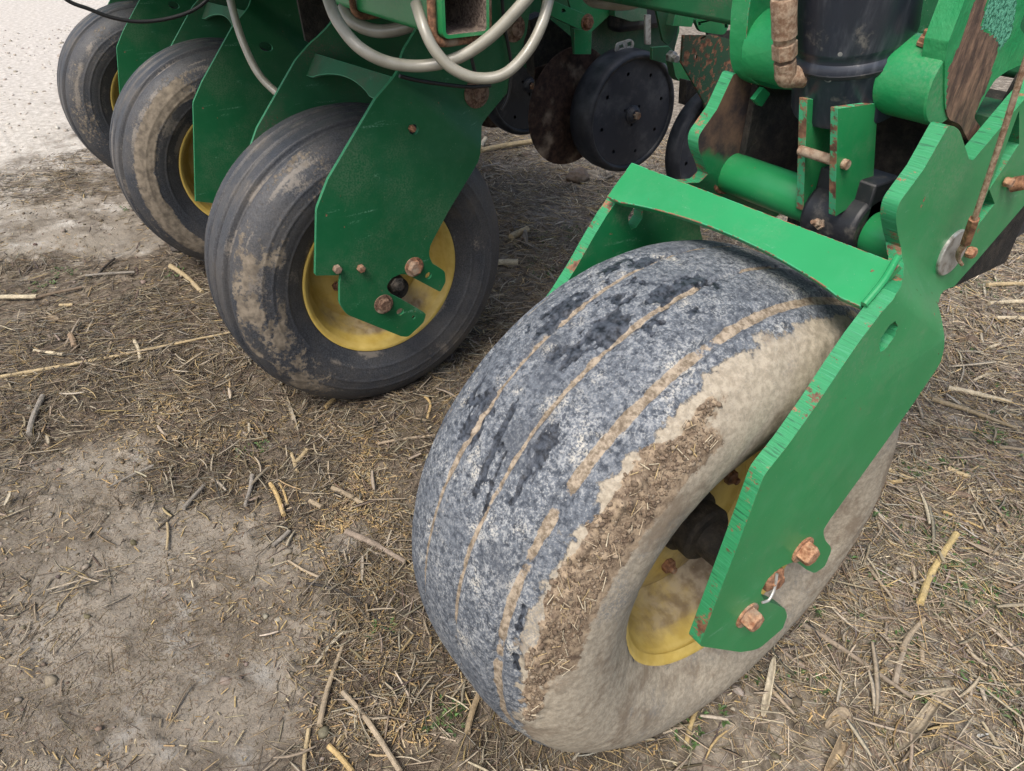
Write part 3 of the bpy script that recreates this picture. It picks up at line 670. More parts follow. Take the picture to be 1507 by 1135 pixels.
def fx(u, v, x=-.030): return X_(u, v, x)
fA = fx(1153, -30); fB = fx(1155, 92)
fh = (fB-fA); L = np.linalg.norm(fh); fh /= L
MB().lathe([(-.30, .0095), (L*.16, .0095), (L*.16, .010)], fA, fh, n=18).build('hose', M['cable'], cyl)
MB().lathe([(L*.20, .012), (L*.20, .0145), (L*.23, .0155), (L*.45, .0148), (L*.66, .0150), (L*.68, .0135), (L*.74, .0130)], fA, fh, n=20).build('crimp_ferrule', M['rust_fit'], cyl)
MB().lathe([(L*.74, .0140), (L*.745, .0155), (L*.93, .0155), (L*.94, .0140)], fA, fh, n=6).build('hose_nut', M['rust_fit'], cyl, bev=.001, smooth=False)
e0, e1, e2 = fx(1155, 90), fx(1157, 113), fx(1190, 113, -.02)
MB().tube([e0, (e0+e1)/2, e1, (e1*.6+e2*.4), e2], .0135, 12, 4).build('elbow_fitting', M['rust_fit'], cyl)
MB().lathe([(-.012, .0165), (.010, .0165)], fx(1181, 109, -.025), (1, .1, 0), n=6).build('elbow_nut', M['rust_fit'], cyl, bev=.001)
# trunnion bosses and lift-arm castings
ty, tz = .225, 1.055
pipe_x('trunnion_boss', .058, .128, ty, tz, .047, M['green_cast'], lift, 40)
pipe_x('trunnion_boss', -.14, -.062, ty-.01, tz+.005, .047, M['green_cast'], lift, 40)
zb = X_(1341, 74, .095); zb = np.array([.095, ty-.022, tz+.042])
MB().lathe([(0, .010), (.004, .010), (.004, .0075), (.009, .007), (.010, .004), (.016, .0035), (.016, 0)], zb, (0, -.4, 1), n=6).build('grease_nipple', M['rust'], lift)
OUTC = [(1424, -10), (1396, 61), (1391, 89), (1390, 130), (1391, 157, 4), (1396, 176, 6), (1413, 183, 4), (1426, 209, 4), (1443, 187, 3), (1433, 173, 5), (1452, 137), (1465, 117, 5), (1483, 104, 8), (1530, 84), (1500, 40, 6), (1530, -40), (1440, -60)]
XC = .130
def worn_casting_mat():
    t = NT('worn_lift_arm'); wn_, fz = t.attr('worn'), t.attr('fuzzy')
    g = t.mix(t.ramp(t.noise(22, 5), .4, .75), (.014, .22, .07), (.045, .27, .10))
    fn = t.noise(230, 4, .8); fc = t.mix(t.ramp(fn, .42, .55), (.012, .10, .055), (.13, .42, .27)); fm = t.ramp(t.math('ADD', fz, t.math('MULTIPLY', t.math('SUBTRACT', t.noise(90, 4), .5), .5)), .45, .6)
    c = t.mix(fm, g, fc)
    wm = t.ramp(t.math('ADD', wn_, t.math('MULTIPLY', t.math('SUBTRACT', t.noise(120, 5, .7), .5), .9)), .44, .56)
    st = t.noise(1, 5, .7, vec=t.mapping((60, 90, 22)))
    c = t.mix(wm, c, t.mix(t.ramp(st, .35, .7), (.065, .038, .028), (.25, .15, .095)))
    return t.out(c, t.math('ADD', .45, t.math('MULTIPLY', wm, .3)), t.bump(t.math('ADD', t.math('MULTIPLY', fn, fm), st), .6, .003, t.bump(t.noise(70, 4), .5, .003)))
M['worn_cast'] = worn_casting_mat()
polyC = [(q[1], q[2]) for q in (X_(u, v, XC) for u, v in rounded(OUTC))]
arm_c = plate('lift_arm', polyC, lambda y, z: XC, .028, (M['worn_cast'], M['worn_cast'], M['worn_cast']), lift, bev=0, cut=((1, 0), np.arange(0, .8, .004)))
bm = bmesh.new(); bm.from_mesh(arm_c.data)
for z in np.arange(.85, 1.25, .004): bmesh.ops.bisect_plane(bm, geom=bm.verts[:]+bm.edges[:]+bm.faces[:], plane_co=(0, 0, z), plane_no=(0, 0, 1))
bm.to_mesh(arm_c.data); bm.free()
def in_poly(pts, poly):
    x, y = pts[:, 0], pts[:, 1]; ins = np.zeros(len(pts), bool); P = np.array(poly)
    for (x1, y1), (x2, y2) in zip(P, np.roll(P, -1, 0)):
        c = ((y1 > y) != (y2 > y)) & (x < (x2-x1)*(y-y1)/((y2-y1)+1e-12)+x1); ins ^= c
    return ins
co = np.array([v.co[:] for v in arm_c.data.vertices]); yz = co[:, 1:]
def yzpoly(pts): return [tuple(X_(u, v, XC)[1:]) for u, v in rounded(pts)]
wp = in_poly(yz, yzpoly([(1443, -20), (1458, -20), (1443, 40), (1452, 49), (1463, 52), (1469, 66), (1466, 85), (1452, 130), (1436, 165), (1450, 185), (1426, 215), (1396, 190), (1392, 160), (1395, 105), (1410, 70)]))
fp = in_poly(yz, yzpoly([(1459, -20), (1500, -20), (1489, 50), (1472, 74), (1466, 58), (1455, 46), (1444, 44)]))
arm_c.data.attributes.new('worn', 'FLOAT', 'POINT').data.foreach_set('value', wp.astype(np.float32)); arm_c.data.attributes.new('fuzzy', 'FLOAT', 'POINT').data.foreach_set('value', fp.astype(np.float32))
bevel(arm_c, .004, 3, 50)
flat('lift_ear', [(1112, -50), (1101, 20), (1098, 60, 8), (1098, 96, 12), (1106, 120, 12), (1130, 130, 10), (1182, 134, 10), (1200, 100), (1200, -50)], -.135, .030, (M['green_cast'], M['green_cast'], M['chip']), lift, bev=.007)
# clevis plates with their pin
flat('clevis_plate', [(1188, 146), (1230, 146), (1222, 280), (1182, 312, 3)], .0, .012, GC, lift, bev=.001)
flat('clevis_plate', [(1233, 160), (1292, 152), (1284, 284), (1229, 319, 2)], .062, .010, GC, lift, bev=.001)
pn = X_(1241, 241, .062); pipe_x('clevis_pin', -.004, .069, pn[1], pn[2], .0065, M['rust_fit'], lift, 14)
py, pz = .225, .868
pipe_x('pivot_tube', -.172, .002, py, pz, .031, M['green'], lift, 36); pipe_x('pivot_tube', .088, .140, py, pz-.012, .031, M['green'], lift, 36)
pipe_x('pivot_collar', -.178, -.166, py, pz, .036, M['rust'], lift, 36)
MB().lathe([(0, .038), (.004, .043), (.082, .043), (.086, .038)], (.0, py, pz-.006), n=36).box((.043, py+.01, pz+.030), (.043, .030, .028)).build('pivot_block', M['black_bracket'], lift, bev=.003)
gz_ = X_(1208, 343, .03); MB().lathe([(0, .009), (.006, .009), (.006, .006), (.012, .006), (.014, .003), (.020, .003), (.020, 0)], (.035, py-.038, pz-.008), (-.2, -1, .3), n=6).build('grease_nipple', M['rust'], lift)
# greasy mounting plate and the tubes of the main frame behind the linkage
frame = E('frame')
MB().box((-.02, .50, .86), (.155, .085, .125)).build('axle_mount', M['grease'], frame, bev=.004)
MB().box((-.155, .33, .93), (.006, .10, .09)).build('mount_gusset', M['grease'], frame, bev=.002)
flat('mount_tab', [(1110, 147), (1124, 129), (1134, 138, 3), (1121, 158, 3)], -.13, .008, (M['green_arch'],)*3, frame)
MB().box((-.02, .42, .985), (.15, .05, .012)).build('mount_shelf', M['green_dark'], frame, bev=.002)
MB().box((-1.6, .71, 1.085), (2.7, .09, .09)).build('toolbar', M['green_dark'], frame, bev=.012)
MB().box((-2.75, .40, 1.065), (1.5, .075, .075)).build('cross_tube', M['green_dark'], frame, bev=.012)
# open-ended square tube with rusty U-bolts
x0 = -.72; tA = X_(655, 57, x0); tB = X_(719, 48, x0); ty0, ty1 = tA[1]-.004, tB[1]+.002; tz0 = .999; tz1 = tz0+.102; th_ = .0065
def sq_tube(name, xa, xb, y0, y1, z0, z1, th, mats, parent):
    def ring(x, i, n_=4):
        r = .012-(i*.8); y0_, y1_, z0_, z1_ = y0+i, y1-i, z0+i, z1-i; P = []
        for (cy, cz, a0_) in ((y1_-r, z1_-r, 0), (y0_+r, z1_-r, 90), (y0_+r, z0_+r, 180), (y1_-r, z0_+r, 270)):
            for k in range(n_+1): a = math.radians(a0_+90*k/n_); P.append((x, cy+r*math.cos(a), cz+r*math.sin(a)))
        return P
    R = [ring(xb, 0), ring(xa, 0), ring(xa, th), ring(xb, th)]; m_ = len(R[0]); V = sum(R, []); Fc = []; mi = []
    for k in range(4):
        for i in range(m_):
            a, b = k*m_+i, k*m_+(i+1) % m_; c, d = ((k+1) % 4)*m_+(i+1) % m_, ((k+1) % 4)*m_+i
            Fc.append((a, b, c, d)); mi.append(1 if k == 2 else 0)
    ob = mesh_np(name, V, Fc, mats, parent, smooth=True, angle=30, midx=mi)
    bm = bmesh.new(); bm.from_mesh(ob.data); bmesh.ops.recalc_face_normals(bm, faces=bm.faces); bm.to_mesh(ob.data); bm.free(); ob.data.set_sharp_from_angle(angle=math.radians(30)); return ob
M['dusty_inside'] = rusty_steel('dusty_tube_inside', (.05, .035, .03), (.26, .21, .17), 160, .3)
sq_tube('square_tube', x0, -2.6, ty0, ty1, tz0, tz1, th_, (M['green'], M['dusty_inside']), frame)
def ubolt(x, r):
    k = r+.001; y0, y1, z0, z1 = ty0-k, ty1+k, tz0-k, tz1+.04
    MB().tube([(x, y0, z1), (x, y0, (z0+z1)/2), (x, y0, z0+.022), (x, y0+.006, z0+.007), (x, y0+.022, z0), (x, (y0+y1)/2, z0), (x, y1-.022, z0), (x, y1-.006, z0+.007), (x, y1, z0+.022), (x, y1, (z0+z1)/2), (x, y1, z1)], r, 12, 4).build('u_bolt', M['rust'], frame)
ubolt(x0-.022, .0085); ubolt(-1.10, .0075)
# the other arm parts on the near fork: pin, grease line, bolts
cut_hole = [(1512, 158), (1478, 232), (1447, 300), (1435, 337), (1464, 300), (1456, 279), (1512, 196)]
q = X_(1402, 372, .160); MB().lathe([(-.006, .033), (.001, .033), (.0025, .0315), (.003, 0)], (.160, q[1], q[2]), n=36).build('pin_head', M['zinc'], lift)
g0, g1, g2, g3, g4 = X_(1560, -60, .205), X_(1507, 98, .20), X_(1470, 215, .195), X_(1434, 322, .188), X_(1421, 358, .180)
MB().tube([g0, g1, g2, g3], .0036, 10, 6).build('grease_line', M['rust_fit'], lift)
MB().tube([g3, (g3+g4)/2, g4], .0068, 6, 1).build('line_fitting', M['rust'], lift, smooth=False, bev=.0006)
MB().tube([g4, X_(1412, 370, .175), X_(1410, 380, .168), X_(1416, 390, .172)], lambda t: .0045*(1-.45*t), 8, 4).build('line_elbow', M['rust_fit'], lift)
for (u, v, r) in ((1424, 370, .0085), (1479, 267, .007)):
    q = X_(u, v, .160); bolt((.158, q[1], q[2]), r, .013, M['rust_bright'], lift, washer=False)
q = X_(1492, 274, .163); MB().lathe([(0, .010), (.016, .010), (.018, .008), (.018, .006), (.010, .0055), (.010, 0)], (.158, q[1], q[2]), (1, .25, .5), n=12).build('bushing', M['rust'], lift)
flat('guard_strip', [(1424, 398), (1507, 296), (1600, 200), (1600, 300), (1507, 343)], .10, .012, (M['rubber_smooth'],)*3, frame)
flat('dark_slot_backing', [(1425, 260), (1507, 110), (1560, 60), (1560, 260), (1440, 350)], .105, .010, (M['grease'],)*3, frame)  # dark sheet added behind the arm's slot so the opening shows dark

# ------------------------------------------------------------------ hoses and wires
def hose(name, pts, r, mat, x=None, n=14, parent=planter):
    P = [X_(u, v, (x if x is not None else c[0])) for u, v, *c in pts]
    mb = MB(); mb.tube(P, r, n, 10); m_ = len(mb.v)//n; V = np.array(mb.v)
    seg = np.r_[0, np.cumsum(np.linalg.norm(np.diff(V[::n][:m_], axis=0), axis=1))]
    br = np.stack([np.repeat(seg*420, n), np.tile(np.arange(n)*2*np.pi*3/n, m_), np.zeros(m_*n)], -1)
    return mb.build(name, mat, parent, attrs=dict(braid=br), angle=60)
hose('clear_hose', [(470, -60, -.95), (484, 0, -.90), (500, 36, -.86), (530, 71, -.82), (572, 92, -.80), (622, 97, -.78), (672, 86, -.74), (722, 54, -.70), (778, -5, -.66), (820, -60, -.64)], .0117, M['hose'])
hose('clear_hose', [(612, 5, -.78), (624, 42, -.74), (640, 74, -.72), (666, 101, -.70), (702, 115, -.68), (742, 109, -.66), (776, 76, -.66), (798, 34, -.66), (812, -20, -.68)], .0107, M['hose'])
hose('clear_hose', [(330, -40, -1.75), (342, 12, -1.7), (356, 58, -1.66), (378, 105, -1.62), (404, 134, -1.58), (434, 156, -1.52)], .0105, M['hose'])
hose('white_hose', [(505, 10, -1.2), (520, 32, -1.16), (550, 45, -1.12), (582, 44, -1.08), (612, 34, -1.05)], .015, M['hose'])
hose('grey_hose', [(850, -30, -1.1), (868, -2, -1.1), (890, 4, -1.05), (925, 5, -1.0), (965, -8, -.95)], .016, M['hose'])
hose('black_wire', [(60, -30), (100, 1), (130, 13), (165, 26), (205, 32), (250, 27), (290, 12), (320, -15)], .0045, M['cable'], -1.55, 8)
hose('black_cable', [(588, 112), (612, 118), (650, 124), (690, 128), (722, 126)], .0042, M['cable'], -.915, 8)
hose('black_cable', [(692, 70), (696, 95), (703, 120)], .0042, M['cable'], -.90, 8)
hose('black_cable', [(738, -10), (743, 40), (752, 95), (748, 140), (738, 162)], .004, M['cable'], -.95, 8)

# ------------------------------------------------------------------ row units behind
def row_wheel(c, R, hw, parent, name='disc_wheel', sgn=1):
    w_ = E(name, c, parent)
    MB().lathe([(-hw, .02), (-hw, R-.012), (-hw+.010, R-.004), (-hw*.4, R), (hw*.45, R), (hw-.012, R-.003), (hw-.004, R-.009), (hw, R-.017), (hw-.004, R-.024), (hw-.014, R-.027)], n=80, caps=False).build('tyre', M['rubber_smooth'], w_, angle=60)
    # web with real bolt holes
    rr = R-.024; holes = [disc((.135*math.cos(a), .135*math.sin(a)), .0068, 10) for a in [k*math.pi/4+.25 for k in range(8)]]+[disc((.036*math.cos(a), .036*math.sin(a)), .006, 8) for a in (.6, 2.7, 4.8)]
    plate('web', disc((0, 0), rr, 64), lambda y, z: hw-.010, .004, (M['disc_face'],)*3, w_, holes=holes, bev=0)
    MB().lathe([(-.04, .022), (hw-.004, .030), (hw-.002, .026), (hw+.006, .022), (hw+.010, .017), (hw+.010, .012), (hw+.018, .011), (hw+.018, 0)], n=24).build('hub', M['disc_face'], w_)
    MB().lathe([(hw+.010, .013), (hw+.022, .013), (hw+.022, 0)], n=6).build('hub_bolt', M['rust'], w_)
    return w_
def opener(c, R, parent):
    MB().lathe([(-.002, R-.002), (0, R), (.002, R-.002), (.014, .05), (.014, 0)], c, (1, 0.06, 0), n=72).build('opener_disc', M['rust_dark'], parent)
hc = X_(933, 169, -1.30)
unit = E('row_unit'); row_wheel((hc[0]-.056, hc[1], hc[2]), .200, .056, unit)
oc = X_(842, 158, -1.46); opener((oc[0], oc[1], oc[2]), .195, unit)
oc2 = X_(838, 150, -1.50)
c2 = X_(1030, 208, -1.02); row_wheel((c2[0], c2[1]+.06, c2[2]-.02), .190, .03, unit)
c3 = X_(781, 126, -1.95); unit2 = E('row_unit'); row_wheel((c3[0]-.04, c3[1], c3[2]), .200, .04, unit2); opener((c3[0]-.16, c3[1]-.05, c3[2]), .195, unit2)
GR = (M['green'], M['green_dark'], M['chip_g']); 
M['panel'] = green_paint('dusty_green_panel', (.05, .13, .07), dust=1.2, chips=.2, dirt=(.22, .20, .16), rough=.7)
PN = (M['panel'], M['green_dark'], M['chip_g']); RDK = (M['rust_dark'],)*3; BK = (M['grease'],)*3
flat('shank_panel', [(840, 30), (905, -20), (960, -30), (1000, 30), (992, 80), (960, 110), (900, 150), (850, 140)], -1.50, .008, PN, unit)
flat('shank_plate', [(828, -30), (925, -30), (908, 12), (870, 48), (845, 30)], -1.42, .010, GR, unit)
flat('link_arm', [(800, -20), (812, 0), (868, 24, 6), (872, 38, 6), (864, 46, 6), (850, 42), (803, 20)], -1.36, .02, GR, unit, holes=[[(827, 13), (831, 13), (833, 17), (829, 19), (826, 17)]])
q = X_(864, 33, -1.36); bolt((-1.36, q[1], q[2]), .018, .016, M['rust'], unit)
flat('post', [(845, 42), (871, 46), (870, 80), (846, 80)], -1.40, .012, GR, unit)
flat('seed_guard', [(780, 30), (800, 20), (848, 60), (846, 110), (806, 130), (788, 110)], -1.55, .05, BK, unit)
flat('scraper', [(788, 100), (846, 80), (870, 82), (820, 130), (790, 200), (784, 160)], -1.50, .004, RDK, unit)
flat('slotted_bracket', [(905, 76, 2), (907, 64, 4), (928, 57, 4), (934, 62, 4), (932, 72, 3), (914, 78)], -1.36, .004, (M['zinc'],)*3, unit,
     holes=[[(911, 67), (917, 65), (918, 70), (912, 72)], [(923, 63), (929, 61), (930, 67), (924, 69)]])
flat('guide_bar', [(950, 22), (958, 22), (958, 66, 2), (950, 66, 2)], -1.34, .008, (M['zinc'],)*3, unit)
flat('shroud', [(905, 8), (952, 0), (952, 30), (930, 32), (905, 24)], -1.38, .03, PN, unit)
flat('wedge_plate', [(965, 10), (1002, 14), (990, 58), (984, 67, 3), (976, 60)], -1.20, .01, GD, unit)
flat('box_link', [(995, 18), (1024, 22), (1018, 40), (990, 38)], -1.15, .03, GR, unit)
flat('chain_link', [(1023, 30, 6), (1032, 22, 5), (1066, 26, 5), (1074, 36, 6), (1066, 52, 6), (1030, 47, 6)], -1.05, .012, GR, unit, holes=[[(1027, 33), (1031, 32), (1032, 37), (1028, 38)], [(1066, 36), (1070, 35), (1071, 41), (1067, 42)]])
flat('hanger_bar', [(1052, -10), (1080, -10), (1078, 38), (1062, 26), (1048, 12)], -.98, .01, GR, unit, holes=[[(1070, 9), (1074, 9), (1075, 14), (1071, 16)]])
flat('side_guard', [(1006, 52), (1052, 52), (1104, 66), (1140, 60), (1150, 190), (1060, 240), (1036, 150), (1018, 118), (1003, 92)], -.95, .008, (green_paint('guard_dirt', (.02, .07, .035), dust=1.6, chips=3.4, dirt=(.09, .075, .055), rough=.8),)*3, unit,
     holes=[[(1023, 82), (1027, 81), (1026, 88), (1023, 89)], [(1030, 57), (1038, 52), (1039, 55), (1032, 58)]])
flat('latch_bracket', [(990, 92), (1008, 94), (1016, 118), (1000, 120, 2), (994, 112)], -1.16, .03, GR, unit)
q = X_(986, 82, -1.2); MB().lathe([(0, .018), (.02, .018), (.022, .012), (.04, .012), (.04, 0)], q, (1, -.2, -.1), n=6).build('adjuster_bolt', M['zinc'], unit, bev=.001)
flat('depth_arm', [(960, 70), (984, 68), (1004, 92), (996, 98), (960, 88)], -1.26, .012, GD, unit)
flat('lower_guard', [(1010, 118), (1022, 120), (1034, 140), (1008, 155)], -1.10, .03, BK, unit)
# meter housing and parallel arm of each row unit
for xr, pu in ((-1.42, unit), (-2.12, unit2)):
    MB().box((xr-.02, 1.30, .98), (.035, .22, .16)).build('meter_housing', M['black_bracket'], pu, bev=.02)
    MB().box((xr-.02, .95, 1.06), (.04, .17, .03)).build('parallel_arm', M['green_dark'], pu, bev=.004)

for k in range(5):  # unseen boxes added overhead to shade the gauge forks and ground
    xb = -1.08-.80*k; bx_ = E('added_shade_box', (xb, .12, 1.17))
    MB().box((0, 0, .30), (.37, .50, .30)).build('bin', M['green'], bx_, bev=.04)
    MB().box((0, 0, .615), (.385, .52, .018)).build('shade_box_lid', M['rim'], bx_, bev=.01)

flat('dark_gap_panel', [(728, -60), (1000, -60), (1000, 46), (984, 104), (900, 120), (800, 124), (742, 70)], -1.78, .012, (M['green_dark'], M['green_dark'], M['green_dark']), unit)  # dark sheets added to close bright gaps, standing in for shade between parts
flat('dark_gap_panel', [(1042, 48), (1140, 40), (1150, 250), (1070, 260), (1052, 130), (1044, 80)], -1.30, .012, (M['grease'],)*3, unit)
flat('dark_gap_panel', [(430, -40), (640, -40), (560, 60), (500, 90), (450, 60)], -1.62, .012, (M['grease'],)*3, frame)  # another added dark sheet, backing the gap above the second fork

# ------------------------------------------------------------------ straw, chips, chaff, weeds (uncountable litter) and the single stalks on top
_gx = gx[:, 0]; _gy = gy[0]
def H(x, y):
    sh = np.shape(x); x = np.ravel(x); y = np.ravel(y)
    i = np.clip(np.searchsorted(_gx, x)-1, 0, n-2); j = np.clip(np.searchsorted(_gy, y)-1, 0, n-2)
    a = (x-_gx[i])/(_gx[i+1]-_gx[i]); b = (y-_gy[j])/(_gy[j+1]-_gy[j])
    return ((gz[i, j]*(1-a)+gz[i+1, j]*a)*(1-b)+(gz[i, j+1]*(1-a)+gz[i+1, j+1]*a)*b).reshape(sh)
M['straw'] = litter_mat('dry_straw'); M['leaf'] = litter_mat('green_leaf', .55); M['husk'] = litter_mat('corn_husk', .7)
PAL = np.array([(.26, .21, .15), (.33, .27, .19), (.18, .135, .09), (.10, .075, .052), (.42, .36, .26), (.24, .22, .185), (.38, .28, .14), (.14, .12, .10)])
def world_points(N, dens, rmax=4.6, seed=0):
    """random points on the ground round the machine, kept with probability dens(x,y), out to a step beyond the picture"""
    g = np.random.default_rng(seed); out = []
    tot = 0
    while tot < N:
        m = 200000; r = rmax*np.sqrt(g.random(m)) ; a = g.uniform(0, 2*np.pi, m)
        x = CAM[0]+r*np.cos(a); y = CAM[1]+r*np.sin(a)
        d = np.stack([x, y, 0*x], -1)-CAM; z = d@CF; u = PW/2+FPX*(d@CR)/z; v = PH/2-FPX*(d@CU)/z
        ok = (z > .1) & (u > -420) & (u < PW+420) & (v < PH+380) & (g.random(m) < dens(x, y)*np.clip(1.25/np.hypot(x-CAM[0]+.4, y-CAM[1]-.4), .20, 1))
        for (wx, wy, R_, hw) in WHEELS: ok &= ~((np.abs(x-wx) < hw*.8) & (np.abs(y-wy) < .10))
        out.append(np.stack([x[ok], y[ok]], -1)); tot += ok.sum()
        if len(out) > 60: break
    return np.concatenate(out)[:N]
CBAND = (Z_(560, 1200), Z_(520, 640))
def mat_d(x, y):
    m = (1-.97*bare(x, y))*(1-.93*yard(x, y)); nn = fbm(np.stack([x*3.1, y*3.1, 0*x], -1), 3, 201)
    return np.clip(m*(.45+1.2*sstep(.33, .60, nn)), 0, 1)
def chip_d(x, y):
    b = np.exp(-(np.minimum(seg_d(x, y, *CBAND), seg_d(x, y, Z_(470, 700), Z_(560, 900)))/.075)**2)+.5*np.exp(-(seg_d(x, y, Z_(430, 680), Z_(250, 600))/.10)**2)+.10
    nn = fbm(np.stack([x*9, y*9, 0*x+5], -1), 3, 207)
    return np.clip(b*sstep(.38, .6, nn), 0, 1)*(1-.9*yard(x, y))
def tubes(name, P, L, yaw, bend, wd, th, lift_, tilt, tint, mat, ns=4, nk=3, sink=.0, twist=None):
    N = len(P); s = np.linspace(-.5, .5, ns)[None]; c, sn = np.cos(yaw)[:, None], np.sin(yaw)[:, None]
    lx = s*L[:, None]; ly = (bend[:, None]*(s*s-.08))*L[:, None]
    X = P[:, :1]+lx*c-ly*sn; Y = P[:, 1:2]+lx*sn+ly*c; Zc = H(X, Y); zm = Zc.mean(1, keepdims=True); Zc = Zc[:, :1]+(Zc[:, -1:]-Zc[:, :1])*(s+.5)+np.maximum(0, (Zc-(Zc[:, :1]+(Zc[:, -1:]-Zc[:, :1])*(s+.5))).max(1, keepdims=True))*.5
    Z = Zc+lift_[:, None]+tilt[:, None]*lx+th[:, None]*.5-sink
    Z = Z+(s*s-.08)*bend[:, None]*L[:, None]*.25; Z = np.maximum(Z, Zc-.002)
    k = np.arange(nk)*2*np.pi/nk+np.pi/2; ph = k[None]+(twist[:, None] if twist is not None else 0)
    ex = np.cos(ph)[:, None, :]*wd[:, None, None]*.5; ez = np.sin(ph)[:, None, :]*th[:, None, None]*.5
    tap = (1-.35*np.abs(s*2)**3)[:, :, None]
    V = np.stack([X[:, :, None]-sn[:, :, None]*ex*tap, Y[:, :, None]+c[:, :, None]*ex*tap, Z[:, :, None]+ez*tap], -1)  # N,ns,nk,3
    b = np.arange(nk); q = []
    for i in range(ns-1):
        for j in range(nk):
            j2 = (j+1) % nk; q.append((i*nk+j, (i+1)*nk+j, (i+1)*nk+j2, i*nk+j2))
    q = np.array(q); F = (q[None]+np.arange(N)[:, None, None]*(ns*nk)).reshape(-1, 4)
    col = np.repeat(tint, ns*nk, 0)
    o = mesh_np(name, V.reshape(-1, 3), F, mat, None, smooth=False, attrs=dict(tint=col)); o['kind'] = 'stuff'; return o
def tints(N, g, pal=PAL, wts=None, j=.22):
    c = pal[g.choice(len(pal), N, p=wts)]; return np.clip(c*(1+g.uniform(-j, j, (N, 1)))+g.uniform(-.012, .012, (N, 3)), .01, 1)
def yaw_field(x, y, g, spread):
    a = fbm(np.stack([x*1.7, y*1.7, 0*x+9], -1), 2, 301)*2*np.pi*1.6; return a+g.normal(0, spread, len(x))
g = np.random.default_rng(11)
P = world_points(112000, mat_d, seed=1); N = len(P); md = mat_d(P[:, 0], P[:, 1])
o = tubes('straw_litter', P, np.exp(g.normal(math.log(.040), .55, N)).clip(.012, .17), yaw_field(P[:, 0], P[:, 1], g, .9), g.standard_t(2, N).clip(-5, 5)*.07, np.exp(g.normal(math.log(.0015), .45, N))*(1+.9*sstep(1.5, 3, np.hypot(P[:, 0]-CAM[0], P[:, 1]-CAM[1]))), np.full(N, .0010)+g.random(N)*.0008,
          g.random(N)**1.5*.016*md, g.normal(0, .10, N), tints(N, g, j=.35)*(.82+.85*pale(P[:, 0], P[:, 1]))[:, None], M['straw'], ns=3)
tag(o, 'matted brown and grey straw litter covering the ground')
P = world_points(12000, mat_d, seed=2); N = len(P)
o = tubes('leaf_litter', P, g.uniform(.015, .08, N), yaw_field(P[:, 0], P[:, 1], g, .8), g.normal(0, .18, N), np.exp(g.normal(math.log(.0042), .45, N)).clip(.002, .012), g.uniform(.0005, .001, N), g.random(N)*.018, g.normal(0, .16, N), tints(N, g, PAL[[0, 1, 4, 4, 2, 6]]), M['husk'], twist=g.normal(0, .5, N))
tag(o, 'torn flat corn leaf scraps lying among the straw')
P = world_points(1500, lambda x, y: mat_d(x, y)*(.15+pale(x, y)), seed=12); N = len(P)
o = tubes('flat_stalks', P, np.exp(g.normal(math.log(.065), .4, N)).clip(.03, .15), yaw_field(P[:, 0], P[:, 1], g, .9), g.normal(0, .10, N), g.uniform(.005, .012, N), g.uniform(.0012, .003, N), .004+g.random(N)*.014, g.normal(0, .09, N), tints(N, g, np.array([(.40, .33, .235), (.31, .26, .19), (.46, .40, .30), (.26, .215, .16)]), j=.15), M['husk'], ns=4, nk=4, twist=g.normal(0, .35, N))
tag(o, 'flattened pale corn stalks and leaf strips pressed into the straw')
P = world_points(19000, chip_d, seed=3); N = len(P)
o = tubes('stalk_chips', P, np.exp(g.normal(math.log(.012), .5, N)).clip(.004, .034), g.uniform(0, 6.3, N), g.normal(0, .1, N), g.uniform(.002, .006, N), g.uniform(.0012, .003, N), g.random(N)*.008, g.normal(0, .2, N), tints(N, g, np.array([(.46, .32, .14), (.39, .28, .14), (.30, .23, .15), (.22, .16, .10), (.47, .39, .25)])), M['straw'], ns=2, nk=4, twist=g.uniform(0, 1.5, N))
tag(o, 'chopped yellow stalk chips scattered beside the tyre')
P = world_points(60000, lambda x, y: (.12+.88*bare(x, y))*(1-.6*yard(x, y))*(.35+.9*sstep(.4, .6, fbm(np.stack([x*6, y*6, 0*x+2], -1), 3, 401))).clip(0, 1), rmax=3.0, seed=4); N = len(P)
o = tubes('chaff', P, np.exp(g.normal(math.log(.0062), .5, N)).clip(.002, .026), g.uniform(0, 6.3, N), g.normal(0, .4, N), g.uniform(.0007, .0016, N), g.uniform(.0005, .0011, N), g.random(N)*.0015, g.normal(0, .12, N), tints(N, g, PAL[[0, 1, 2, 0, 7, 3, 4]]*.95+[.02, .005, -.01]), M['straw'], ns=2)
tag(o, 'fine chaff sprinkled over the bare mud')
# clods and crumbs of soil
bmi = bmesh.new(); bmesh.ops.create_icosphere(bmi, subdivisions=1, radius=1); iv = np.array([v.co[:] for v in bmi.verts]); fi = np.array([[v.index for v in f.verts] for f in bmi.faces]); bmi.free()
def lumps(name, P, r, tint, mat, flat_=.6, seed=0):
    g = np.random.default_rng(seed); N = len(P); k = len(iv)
    V = iv[None]*(1+g.uniform(-.35, .35, (N, k, 1)))*np.stack([r, r*g.uniform(.6, 1, N), r*flat_], -1)[:, None]
    a = g.uniform(0, 6.3, N); c, s = np.cos(a)[:, None], np.sin(a)[:, None]
    x = V[..., 0]*c-V[..., 1]*s+P[:, :1]; y = V[..., 0]*s+V[..., 1]*c+P[:, 1:2]; z = V[..., 2]+(H(P[:, 0], P[:, 1])+r*flat_*.4)[:, None]
    F = (fi[None]+np.arange(N)[:, None, None]*k).reshape(-1, 3)
    o = mesh_np(name, np.stack([x, y, z], -1).reshape(-1, 3), F, mat, smooth=True, attrs=dict(tint=np.repeat(tint, k, 0))); o['kind'] = 'stuff'; return o
P = world_points(9000, lambda x, y: .25+.6*sstep(.48, .62, fbm(np.stack([x*5, y*5, 0*x], -1), 2, 501)), seed=5); N = len(P)
